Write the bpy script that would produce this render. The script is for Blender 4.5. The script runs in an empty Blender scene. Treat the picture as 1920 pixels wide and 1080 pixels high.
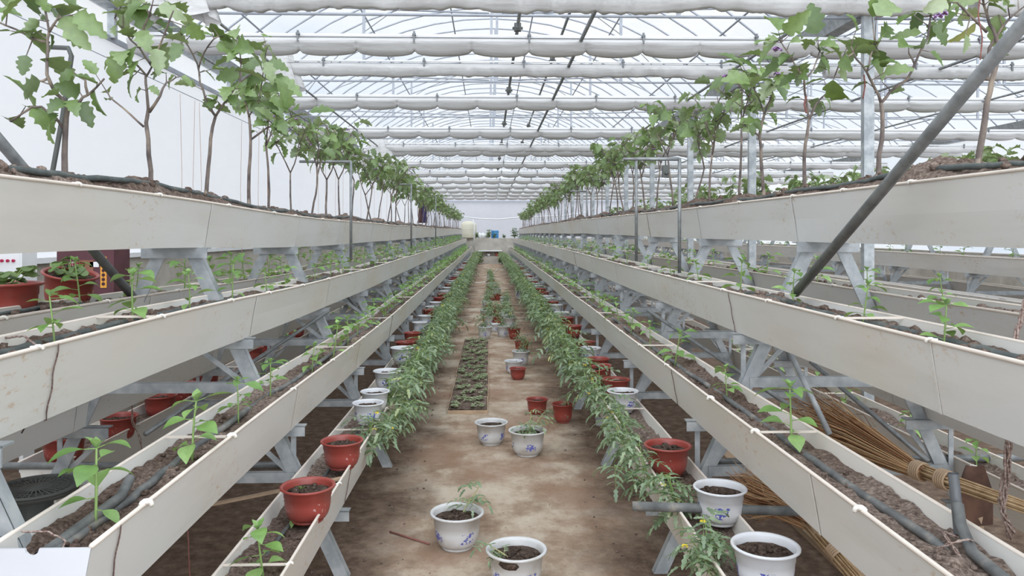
import bpy, math, random
from mathutils import Vector, Matrix, noise
C = bpy.context.scene.collection
PI = math.pi
rnd = random.Random(7)
def cl(v, a, b): return max(a, min(b, v))
def ss(a, b, t):
    t = cl((t-a)/(b-a), 0, 1); return t*t*(3-2*t)
def nz(x, y=0, z=0): return noise.noise(Vector((x, y, z)))

# ------------------------------------------------------------------ camera
F = 1450.0; CAMZ = 1.5; YAW = math.atan(43/F); HY = 436
cd = bpy.data.cameras.new('camera'); cam = bpy.data.objects.new('camera', cd); C.objects.link(cam)
cam.location = (0, 0, CAMZ); cam.rotation_euler = (PI/2, 0, -YAW)
cd.sensor_width = 36; cd.lens = F/1920*36; cd.shift_y = -(540-HY)/1920; cd.clip_start = .05; cd.clip_end = 300
bpy.context.scene.camera = cam
def at(u, v, Y):
    xc = (u-960)/F; d = Y/(math.cos(YAW)-math.sin(YAW)*xc)
    return Vector((math.sin(YAW)*d+math.cos(YAW)*xc*d, Y, CAMZ+(HY-v)/F*d))

# ------------------------------------------------------------------ materials
def newmat(name):
    m = bpy.data.materials.new(name); m.use_nodes = True; nt = m.node_tree; nt.nodes.clear()
    out = nt.nodes.new('ShaderNodeOutputMaterial'); return m, nt, out
def N(nt, t, **kw):
    n = nt.nodes.new(t)
    for k, v in kw.items():
        if k in n.inputs: n.inputs[k].default_value = v
        else: setattr(n, k, v)
    return n
def ramp(nt, fac, stops):
    r = nt.nodes.new('ShaderNodeValToRGB'); e = r.color_ramp.elements
    while len(e) < len(stops): e.new(.5)
    for i, (p, c) in enumerate(stops):
        e[i].position = p; e[i].color = (c[0], c[1], c[2], 1)
    nt.links.new(fac, r.inputs[0]); return r.outputs[0]
def texn(nt, scale, detail=4, rough=.55, coord='Object', vec=None, mscale=None):
    t = N(nt, 'ShaderNodeTexNoise', Scale=scale, Detail=detail, Roughness=rough)
    tc = nt.nodes.new('ShaderNodeTexCoord'); o = tc.outputs[coord]
    if mscale:
        mp = nt.nodes.new('ShaderNodeMapping'); mp.inputs['Scale'].default_value = mscale
        nt.links.new(o, mp.inputs[0]); o = mp.outputs[0]
    nt.links.new(o, t.inputs['Vector']); return t.outputs['Fac']
def mixc(nt, f, a, b, mode='MIX'):
    m = nt.nodes.new('ShaderNodeMix'); m.data_type = 'RGBA'; m.blend_type = mode
    for s, v in ((0, f), (6, a), (7, b)):
        if isinstance(v, (int, float)): m.inputs[s].default_value = v
        elif isinstance(v, tuple): m.inputs[s].default_value = (v[0], v[1], v[2], 1)
        else: nt.links.new(v, m.inputs[s])
    return m.outputs[2]
def mth(nt, op, a, b=None):
    m = nt.nodes.new('ShaderNodeMath'); m.operation = op
    for s, v in ((0, a), (1, b)):
        if v is None: continue
        if isinstance(v, (int, float)): m.inputs[s].default_value = v
        else: nt.links.new(v, m.inputs[s])
    return m.outputs[0]
def princ(name, stops, scale=3, rough=.6, metal=0, bump=0, bscale=40, detail=5, mscale=None, spec=.4):
    m, nt, out = newmat(name); p = N(nt, 'ShaderNodeBsdfPrincipled', Roughness=rough, Metallic=metal)
    p.inputs['Specular IOR Level'].default_value = spec
    nt.links.new(ramp(nt, texn(nt, scale, detail, mscale=mscale), stops), p.inputs['Base Color'])
    if bump:
        b = N(nt, 'ShaderNodeBump', Strength=bump, Distance=.02)
        nt.links.new(texn(nt, bscale, 5), b.inputs['Height']); nt.links.new(b.outputs[0], p.inputs['Normal'])
    nt.links.new(p.outputs[0], out.inputs[0]); return m
def flat(c, d=.12): return [(.3, tuple(x*(1-d) for x in c)), (.7, tuple(min(1, x*(1+d)) for x in c))]

M = {}
# planter panels: pale pvc, yellowing, rust coloured specks
def pvc():
    m, nt, out = newmat('planter pvc'); p = N(nt, 'ShaderNodeBsdfPrincipled', Roughness=.42)
    a = ramp(nt, texn(nt, .9, 3, mscale=(1, .6, 1)), [(.35, (.695, .695, .68)), (.52, (.685, .665, .625)), (.68, (.68, .625, .55))])
    f = ramp(nt, texn(nt, 55, 6, .7, mscale=(1, .5, 1)), [(.56, (0, 0, 0)), (.66, (1, 1, 1))])
    g = ramp(nt, texn(nt, 2.2, 2), [(.50, (0, 0, 0)), (.62, (.9, .9, .9))])
    fg = mixc(nt, 1.0, f, g, 'MULTIPLY')
    c = mixc(nt, fg, a, (.55, .40, .26))
    sm = ramp(nt, texn(nt, 6, 5, .6, mscale=(1, .25, 1.5)), [(.5, (1, 1, 1)), (.72, (.90, .89, .86))])
    c = mixc(nt, .8, c, sm, 'MULTIPLY')
    nt.links.new(c, p.inputs['Base Color']); nt.links.new(p.outputs[0], out.inputs[0]); return m
M['pvc'] = pvc()
M['rim'] = princ('rim lip', flat((.78, .70, .62), .08), 8, .5)
M['clip'] = princ('clip white', flat((.82, .79, .73), .06), 14, .5)
M['steel'] = princ('galvanised steel', [(.35, (.29, .315, .33)), (.5, (.37, .395, .41)), (.65, (.47, .49, .50))], 14, .5, .25, detail=8)
M['pipe'] = princ('galvanised pipe', [(.35, (.19, .20, .205)), (.65, (.30, .315, .32))], 20, .42, .4, mscale=(1, 1, 1))
M['darkpipe'] = princ('dark pipe', flat((.16, .17, .18)), 20, .45, .3)
M['roofsteel'] = princ('roof steel', flat((.34, .36, .40)), 10, .5, .2)
M['hose'] = princ('drip hose', [(.35, (.06, .072, .072)), (.6, (.11, .125, .12)), (.75, (.24, .21, .18))], 16, .55, detail=6)
M['hose_light'] = princ('grey hose', [(.35, (.085, .09, .09)), (.55, (.145, .15, .148)), (.7, (.26, .24, .21))], 16, .55)
M['whitehose'] = princ('white hose', flat((.72, .70, .62)), 5, .5)
def soilmat():
    m, nt, out = newmat('soil'); p = N(nt, 'ShaderNodeBsdfPrincipled', Roughness=.95); p.inputs['Specular IOR Level'].default_value = .1
    a = ramp(nt, texn(nt, 70, 9, .8), [(.36, (.085, .06, .05)), (.47, (.22, .165, .138)), (.56, (.36, .285, .24)), (.66, (.60, .51, .45))])
    b = ramp(nt, texn(nt, 1.7, 4), [(.40, (.58, .54, .52)), (.60, (1, 1, 1))])
    nt.links.new(mixc(nt, 1.0, a, b, 'MULTIPLY'), p.inputs['Base Color'])
    bm = N(nt, 'ShaderNodeBump', Strength=.8, Distance=.015); nt.links.new(texn(nt, 80, 8, .7), bm.inputs['Height']); nt.links.new(bm.outputs[0], p.inputs['Normal'])
    nt.links.new(p.outputs[0], out.inputs[0]); return m
M['soil'] = soilmat()
M['darksoil'] = princ('dark soil', [(.32, (.04, .03, .025)), (.55, (.10, .07, .055)), (.78, (.22, .17, .14))], 60, .95, bump=.9, bscale=90, detail=9, spec=.1)
M['wood'] = princ('board wood', flat((.42, .30, .20), .25), 9, .7, mscale=(1, .1, 1))
def strawmat():
    m, nt, out = newmat('broom straw'); d = N(nt, 'ShaderNodeBsdfDiffuse'); g = nt.nodes.new('ShaderNodeNewGeometry')
    nt.links.new(ramp(nt, g.outputs['Random Per Island'], [(0, (.18, .085, .045)), (.3, (.38, .20, .11)), (.7, (.56, .34, .19)), (1, (.74, .56, .34))]), d.inputs[0]); nt.links.new(d.outputs[0], out.inputs[0]); return m
M['straw'] = strawmat()
M['cane'] = princ('broom cane', [(.3, (.36, .23, .12)), (.7, (.62, .45, .27))], 22, .6)
M['rust'] = princ('rusty steel', [(.35, (.06, .035, .03)), (.65, (.17, .09, .06))], 12, .6, .3)
M['black'] = princ('black plastic', flat((.075, .08, .075)), 10, .45)
M['twine'] = princ('twine', [(.4, (.20, .12, .10)), (.6, (.42, .34, .30))], 160, .9)
M['darktwine'] = princ('dark twine', [(.4, (.09, .05, .045)), (.6, (.20, .14, .12))], 160, .9)
M['palestring'] = princ('pale string', flat((.42, .30, .24)), 30, .9)
M['redtwine'] = princ('red twine', flat((.24, .10, .085)), 60, .9)
M['trunk'] = princ('plant trunk', [(.35, (.075, .06, .06)), (.5, (.155, .125, .11)), (.68, (.32, .26, .20))], 18, .8, detail=8, mscale=(1, 1, .6))
M['stemgreen'] = princ('green stem', flat((.24, .36, .12)), 14, .6)
M['flower'] = princ('purple petals', flat((.38, .22, .46)), 14, .6)
M['yellow'] = princ('yellow petals', flat((.75, .58, .06)), 14, .6)
M['concrete'] = princ('concrete', [(.3, (.36, .33, .29)), (.55, (.47, .44, .39)), (.75, (.56, .53, .48))], 3, .9, bump=.25, bscale=30, detail=8)
M['white'] = princ('white paint', flat((.78, .79, .80), .04), 4, .45)
M['endboard'] = princ('end board', flat((.60, .61, .65), .03), 4, .45)
M['maroon'] = princ('maroon board', flat((.10, .035, .045), .2), 6, .5)
M['labelbrown'] = princ('brown print', flat((.23, .10, .06), .2), 90, .6)
M['orange'] = princ('orange print', flat((.75, .35, .05)), 6, .5)
M['redplastic'] = princ('red knob', flat((.45, .02, .08)), 6, .4)
M['blue'] = princ('blue plastic', flat((.03, .25, .62)), 6, .4)
M['tank'] = princ('tank plastic', [(.4, (.60, .58, .47)), (.7, (.68, .64, .50))], 1.2, .5)
M['cloth_dark'] = princ('dark cloth', flat((.05, .04, .12), .3), 9, .8)
M['cloth_red'] = princ('red cloth', flat((.09, .045, .045), .3), 9, .8)
M['drygreen'] = princ('dry stem', flat((.42, .42, .20)), 9, .7)

def leafmat(name, stops, trans=.35, var=.35):
    m, nt, out = newmat(name)
    geo = nt.nodes.new('ShaderNodeNewGeometry'); oi = nt.nodes.new('ShaderNodeObjectInfo')
    s = mth(nt, 'ADD', mth(nt, 'MULTIPLY', geo.outputs['Random Per Island'], .75), mth(nt, 'MULTIPLY', oi.outputs['Random'], .25))
    c = ramp(nt, s, stops)
    back = mixc(nt, .35, c, (.36, .43, .32))
    c = mixc(nt, geo.outputs['Backfacing'], c, back)
    v = ramp(nt, texn(nt, 35, 3), [(.3, (.82, .82, .82)), (.7, (1.12, 1.12, 1.12))])
    c = mixc(nt, 1.0, c, v, 'MULTIPLY')
    d = N(nt, 'ShaderNodeBsdfDiffuse'); t = N(nt, 'ShaderNodeBsdfTranslucent'); g = N(nt, 'ShaderNodeBsdfGlossy', Roughness=.45)
    nt.links.new(c, d.inputs[0]); nt.links.new(mixc(nt, 1.0, c, (1.15, 1.2, .55), 'MULTIPLY'), t.inputs[0])
    g.inputs[0].default_value = (.9, .95, .9, 1)
    m1 = N(nt, 'ShaderNodeMixShader', Fac=trans); nt.links.new(d.outputs[0], m1.inputs[1]); nt.links.new(t.outputs[0], m1.inputs[2])
    m2 = N(nt, 'ShaderNodeMixShader', Fac=.06); nt.links.new(m1.outputs[0], m2.inputs[1]); nt.links.new(g.outputs[0], m2.inputs[2])
    nt.links.new(m2.outputs[0], out.inputs[0]); return m
M['egg_leaf'] = leafmat('eggplant leaf', [(.0, (.08, .13, .04)), (.35, (.135, .21, .065)), (.6, (.19, .28, .09)), (.8, (.26, .33, .17)), (.93, (.38, .43, .29)), (1, (.42, .43, .16))], .25)  # palest greens partly paint the canopy's glare into the leaf colour
M['pep_leaf'] = leafmat('pepper leaf', [(.0, (.14, .27, .07)), (.5, (.22, .40, .11)), (1, (.36, .55, .20))])
M['tom_leaf'] = leafmat('tomato leaf', [(.0, (.11, .17, .09)), (.4, (.19, .27, .15)), (.75, (.28, .36, .23)), (.9, (.38, .44, .20)), (1, (.60, .56, .18))], .25)
M['tray_leaf'] = leafmat('tray leaf', [(.0, (.16, .22, .10)), (.5, (.32, .40, .22)), (1, (.60, .64, .45))])

def fabric():
    m, nt, out = newmat('shade cloth'); d = N(nt, 'ShaderNodeBsdfDiffuse'); t = N(nt, 'ShaderNodeBsdfTranslucent')
    c = ramp(nt, texn(nt, 5, 6, .65, mscale=(.35, 6, 9)), [(.35, (.52, .51, .505)), (.65, (.68, .675, .67))])
    nt.links.new(c, d.inputs[0]); nt.links.new(c, t.inputs[0])
    mx = N(nt, 'ShaderNodeMixShader', Fac=.14); nt.links.new(d.outputs[0], mx.inputs[1]); nt.links.new(t.outputs[0], mx.inputs[2])
    nt.links.new(mx.outputs[0], out.inputs[0]); return m
M['fabric'] = fabric()
def film(name, clear, col=(.88, .895, .91), tr=.6):
    m, nt, out = newmat(name); tp = N(nt, 'ShaderNodeBsdfTransparent'); tp.inputs[0].default_value = (.97, .985, 1, 1)
    d = N(nt, 'ShaderNodeBsdfDiffuse'); t = N(nt, 'ShaderNodeBsdfTranslucent')
    for n in (d, t): n.inputs[0].default_value = (*col, 1)
    a = N(nt, 'ShaderNodeMixShader', Fac=tr); nt.links.new(d.outputs[0], a.inputs[1]); nt.links.new(t.outputs[0], a.inputs[2])
    b = N(nt, 'ShaderNodeMixShader')
    f = ramp(nt, texn(nt, 1.3, 4, mscale=(1, .35, 1)), [(.3, (max(0, clear-.10),)*3), (.7, (min(1, clear+.10),)*3)])
    nt.links.new(f, b.inputs[0]); nt.links.new(a.outputs[0], b.inputs[1]); nt.links.new(tp.outputs[0], b.inputs[2])
    nt.links.new(b.outputs[0], out.inputs[0]); return m
M['film'] = film('roof film', .72)
M['sidefilm'] = film('side film', .02, (.80, .795, .81), .47)
M['endfilm'] = film('end film', .02, (.62, .62, .66), .42)

def floor_mat():
    m, nt, out = newmat('aisle ground'); p = N(nt, 'ShaderNodeBsdfPrincipled', Roughness=.92); p.inputs['Specular IOR Level'].default_value = .15
    tc = nt.nodes.new('ShaderNodeTexCoord'); sp = nt.nodes.new('ShaderNodeSeparateXYZ'); nt.links.new(tc.outputs['Object'], sp.inputs[0])
    dirt = ramp(nt, texn(nt, 14, 10, .7), [(.3, (.075, .05, .036)), (.5, (.15, .103, .075)), (.72, (.26, .19, .14))])
    conc = ramp(nt, texn(nt, 2.6, 10, .68, mscale=(1, .8, 1)), [(.34, (.21, .14, .10)), (.45, (.36, .27, .195)), (.54, (.50, .41, .32)), (.68, (.60, .53, .43))])
    red = ramp(nt, texn(nt, 1.3, 6, .65), [(.46, (0, 0, 0)), (.60, (.75, .75, .75))])
    conc = mixc(nt, red, conc, (.30, .185, .125))
    sp2 = ramp(nt, texn(nt, 45, 6, .7), [(.58, (0, 0, 0)), (.70, (.7, .7, .7))])
    conc = mixc(nt, sp2, conc, (.17, .12, .09))
    ax = mth(nt, 'ABSOLUTE', mth(nt, 'SUBTRACT', sp.outputs[0], .07))
    n2 = texn(nt, 1.6, 6, .6)
    e = mth(nt, 'ADD', ax, mth(nt, 'MULTIPLY', mth(nt, 'SUBTRACT', n2, .5), 1.15))
    f = ramp(nt, e, [(.40, (0, 0, 0)), (.72, (1, 1, 1))])
    c = mixc(nt, f, conc, dirt)
    nt.links.new(c, p.inputs['Base Color'])
    b = N(nt, 'ShaderNodeBump', Strength=.6, Distance=.02); nt.links.new(texn(nt, 30, 9, .7), b.inputs['Height']); nt.links.new(b.outputs[0], p.inputs['Normal'])
    nt.links.new(p.outputs[0], out.inputs[0]); return m
M['floor'] = floor_mat()

def potmat(name, base, ink, dens, zlo, zhi, dirt):
    m, nt, out = newmat(name); p = N(nt, 'ShaderNodeBsdfPrincipled', Roughness=.38)
    tc = nt.nodes.new('ShaderNodeTexCoord'); sp = nt.nodes.new('ShaderNodeSeparateXYZ'); nt.links.new(tc.outputs['Object'], sp.inputs[0])
    ang = mth(nt, 'ARCTAN2', sp.outputs[1], sp.outputs[0])
    a = mth(nt, 'GREATER_THAN', mth(nt, 'SINE', mth(nt, 'ADD', mth(nt, 'MULTIPLY', ang, 4), 1.5)), .25)
    z1 = mth(nt, 'GREATER_THAN', sp.outputs[2], zlo); z2 = mth(nt, 'LESS_THAN', sp.outputs[2], zhi)
    n = mth(nt, 'GREATER_THAN', texn(nt, 62, 3, .6), dens)
    f = mth(nt, 'MULTIPLY', mth(nt, 'MULTIPLY', a, n), mth(nt, 'MULTIPLY', z1, z2))
    b = ramp(nt, texn(nt, 9, 6), [(.45, base), (.75, dirt)])
    nt.links.new(mixc(nt, f, b, ink), p.inputs['Base Color']); nt.links.new(p.outputs[0], out.inputs[0]); return m
M['pot_white'] = potmat('white pot', (.58, .58, .58), (.11, .13, .42), .53, .045, .095, (.40, .36, .31))
M['pot_clean'] = potmat('clean white pot', (.64, .65, .68), (.09, .10, .42), .52, .035, .080, (.56, .54, .52))
M['pot_red'] = potmat('red pot', (.29, .052, .040), (.50, .30, .29), .63, .045, .085, (.25, .075, .06))

# ------------------------------------------------------------------ mesh tools
class MB:
    def __init__(s): s.v = []; s.f = []; s.m = []; s.cm = 0; s.sm = []; s.smooth = False
    def add(s, vs, fs, smooth=None):
        o = len(s.v); s.v.extend([tuple(x) for x in vs]); s.f.extend([tuple(o+i for i in f) for f in fs])
        s.m.extend([s.cm]*len(fs)); s.sm.extend([s.smooth if smooth is None else smooth]*len(fs))
    def box(s, lo, hi):
        x0, y0, z0 = lo; x1, y1, z1 = hi
        s.add([(x0,y0,z0),(x1,y0,z0),(x1,y1,z0),(x0,y1,z0),(x0,y0,z1),(x1,y0,z1),(x1,y1,z1),(x0,y1,z1)],
              [(0,3,2,1),(4,5,6,7),(0,1,5,4),(1,2,6,5),(2,3,7,6),(3,0,4,7)], False)
    def bar(s, a, b, w, h, up=(0, 1, 0)):
        a = Vector(a); b = Vector(b); d = (b-a).normalized(); u = Vector(up); r = d.cross(u)
        if r.length < 1e-4: r = d.cross(Vector((1, 0, 0)))
        r.normalize(); u = r.cross(d)
        vs = []
        for p in (a, b):
            for i, j in ((-1,-1),(1,-1),(1,1),(-1,1)): vs.append(p+r*i*w/2+u*j*h/2)
        s.add(vs, [(0,1,2,3),(7,6,5,4),(0,4,5,1),(1,5,6,2),(2,6,7,3),(3,7,4,0)], False)
    def tube(s, pts, r, n=6, cap=True):
        pts = [Vector(p) for p in pts]; rs = r if isinstance(r, (list, tuple)) else [r]*len(pts)
        vs = []; fs = []; prev = None
        for i, p in enumerate(pts):
            d = (pts[min(i+1, len(pts)-1)]-pts[max(i-1, 0)])
            d = d.normalized() if d.length > 1e-9 else Vector((0, 0, 1))
            if prev is None:
                a = Vector((0, 0, 1)) if abs(d.z) < .9 else Vector((1, 0, 0)); prev = d.cross(a).normalized()
            q = prev-d*prev.dot(d); q = q.normalized() if q.length > 1e-6 else d.orthogonal().normalized(); prev = q
            w = d.cross(q)
            for k in range(n):
                t = 2*PI*k/n; vs.append(p+(q*math.cos(t)+w*math.sin(t))*rs[i])
        for i in range(len(pts)-1):
            for k in range(n):
                fs.append((i*n+k, i*n+(k+1) % n, (i+1)*n+(k+1) % n, (i+1)*n+k))
        if cap and n > 2:
            fs.append(tuple(range(n))[::-1]); fs.append(tuple((len(pts)-1)*n+k for k in range(n)))
        s.add(vs, fs, True)
    def lathe(s, prof, n=28, c=(0, 0, 0)):
        vs = []; fs = []
        for r, z in prof:
            for k in range(n):
                t = 2*PI*k/n; vs.append((c[0]+r*math.cos(t), c[1]+r*math.sin(t), c[2]+z))
        for i in range(len(prof)-1):
            for k in range(n): fs.append((i*n+k, i*n+(k+1) % n, (i+1)*n+(k+1) % n, (i+1)*n+k))
        s.add(vs, fs, True)
    def grid(s, rows, smooth=True, closed=False):
        n = len(rows[0]); vs = [p for r in rows for p in r]; fs = []
        for i in range(len(rows)-1):
            for k in range(n if closed else n-1):
                fs.append((i*n+k, i*n+(k+1) % n, (i+1)*n+(k+1) % n, (i+1)*n+k))
        s.add(vs, fs, smooth)
    def ball(s, c, r, sq=(1, 1, 1), seed=0, amp=.25, n=6):
        rows = []
        for i in range(5):
            ph = PI*(i/4.); row = []
            for k in range(n):
                t = 2*PI*k/n; d = Vector((math.sin(ph)*math.cos(t), math.sin(ph)*math.sin(t), math.cos(ph)))
                q = r*(1+amp*nz(d.x*1.7+seed, d.y*1.7, d.z*1.7+seed*.37))
                row.append((c[0]+d.x*q*sq[0], c[1]+d.y*q*sq[1], c[2]+d.z*q*sq[2]))
            rows.append(row)
        s.grid(rows, True, True)
    def leaf(s, p, d, L, prof, up=None, fold=.25, droop=.35, twist=0.):
        """one blade: widths in prof (fraction of L), folded on its midrib and drooping along d"""
        d = Vector(d).normalized(); up = Vector(up or (0, 0, 1)); r = d.cross(up)
        if r.length < .05: r = d.cross(Vector((1, .3, 0)))
        r.normalize(); u = r.cross(d).normalized()
        if twist:
            R = Matrix.Rotation(twist, 3, d); r = R @ r; u = R @ u
        n = len(prof); rows = []; q = Vector(p); ang = 0
        for i, w in enumerate(prof):
            a = droop*(i/(n-1))
            dd = d*math.cos(a)-u*math.sin(a); uu = u*math.cos(a)+d*math.sin(a)
            if i: q = q+dd*(L/(n-1))
            h = w*L
            rows.append([q-r*h+uu*h*fold, q, q+r*h+uu*h*fold])
        s.grid(rows, True)
    def obj(s, name, mats, parent=None, loc=None):
        me = bpy.data.meshes.new(name); me.from_pydata(s.v, [], s.f)
        if not isinstance(mats, (list, tuple)): mats = [mats]
        for m in mats: me.materials.append(m)
        me.polygons.foreach_set('material_index', s.m); me.polygons.foreach_set('use_smooth', s.sm); me.update()
        o = bpy.data.objects.new(name, me); C.objects.link(o)
        if parent: o.parent = parent
        if loc: o.location = loc
        return o

def tag(o, label=None, cat=None, group=None, kind=None):
    if label: o['label'] = label
    if cat: o['category'] = cat
    if group: o['group'] = group
    if kind: o['kind'] = kind
    return o
def empty(name, loc=(0, 0, 0), rz=0, label=None, cat=None, group=None, kind=None):
    o = bpy.data.objects.new(name, None); C.objects.link(o); o.location = loc; o.rotation_euler = (0, 0, rz); o.empty_display_size = .1
    return tag(o, label, cat, group, kind)
KIDS = {}
def kids(o):
    if o.name not in KIDS: KIDS[o.name] = list(o.children)
    return KIDS[o.name]
def dup(o, loc, rz=0, sc=1, label=None, group=None, tilt=None):
    def rec(src, par):
        c = src.copy(); C.objects.link(c); c.parent = par
        for k in kids(src): rec(k, c)
        return c
    r = rec(o, None); r.location = loc; r.rotation_euler = (tilt[0] if tilt else 0, tilt[1] if tilt else 0, rz); r.scale = (sc, sc, sc)
    if label: r['label'] = label
    if group: r['group'] = group
    elif 'group' in r.keys(): del r['group']
    return r
USED = set()
def place(proto, loc, rz=0, sc=1, label=None, group=None, tilt=None):
    """first use moves the prototype itself, later ones copy it"""
    if proto.name not in USED:
        USED.add(proto.name); kids(proto)
        for k in kids(proto): kids(k)
        proto.location = loc; proto.rotation_euler = (tilt[0] if tilt else 0, tilt[1] if tilt else 0, rz); proto.scale = (sc, sc, sc)
        if label: proto['label'] = label
        if group: proto['group'] = group
        return proto
    return dup(proto, loc, rz, sc, label, group, tilt)

# ------------------------------------------------------------------ rows of planters
LEFT = dict(s=-1, c=1.35, foot=.635, off=0., tiers=[(.61, .49, .307, .20), (.80, .868, .676, .20), (1.02, 1.238, 1.055, .20), (1.215, 1.64, 1.445, .27)], name='left')
RIGHT = dict(s=1, c=1.49, foot=.755, off=0., tiers=[(.69, .49, .307, .20), (.87, .85, .675, .20), (1.075, 1.236, 1.055, .20), (1.355, 1.66, 1.459, .27)], name='right')
FAR = dict(s=1, c=1.49, foot=.755, off=4.0, tiers=RIGHT['tiers'], name='far')
YEND = 35.6
def dz(row, y):
    if row['name'] == 'left': return -.045*ss(2.2, 6, y)+.035*ss(17, 30, y)
    return .022*ss(4.5, 11, y)-.03*ss(22, 33, y)
def wob(seed, y): return .010*nz(y*.55+seed*7.3, seed)*ss(2, 5, y)
def rimx(row, t, back=False):
    """world x of the two rims (near the aisle first for front tiers)"""
    xr, zt, zb, w = row['tiers'][t]
    a, b = xr, xr+w
    if back: a, b = 2*row['c']-b, 2*row['c']-a
    return row['s']*a+row['off'], row['s']*b+row['off']
def stations(y0, y1, k, lo, hi):
    ys = [y0]
    while ys[-1] < y1: ys.append(min(y1, ys[-1]+cl(ys[-1]*k, lo, hi)))
    return ys
def soil_z(row, t, seed, x, y, cx, w):
    xr, zt, zb, _ = row['tiers'][t]
    b = zt+dz(row, y)+wob(seed, y)
    e = (x-cx)/(w/2)
    h = .020*nz(x*6+seed, y*3.5, seed)+.012*nz(x*24, y*19, seed+3)+.006*nz(x*60, y*52, 1)
    m = max(0, nz(y*2.6+seed*5, x*3, seed))
    if t == 3: return b-.010+(.050*(1-e*e)+h*1.2+.085*m*(1-e*e) if abs(e) < .95 else -.006)
    return b-(.030 if t == 2 else .040 if t == 1 else .055)+h*1.1+.030*m+.010*e*e
TIERW = ['lowest', 'second', 'third', 'top']
ROWW = {'left': 'row left of the aisle', 'right': 'row right of the aisle', 'far': 'far right row'}
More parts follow.
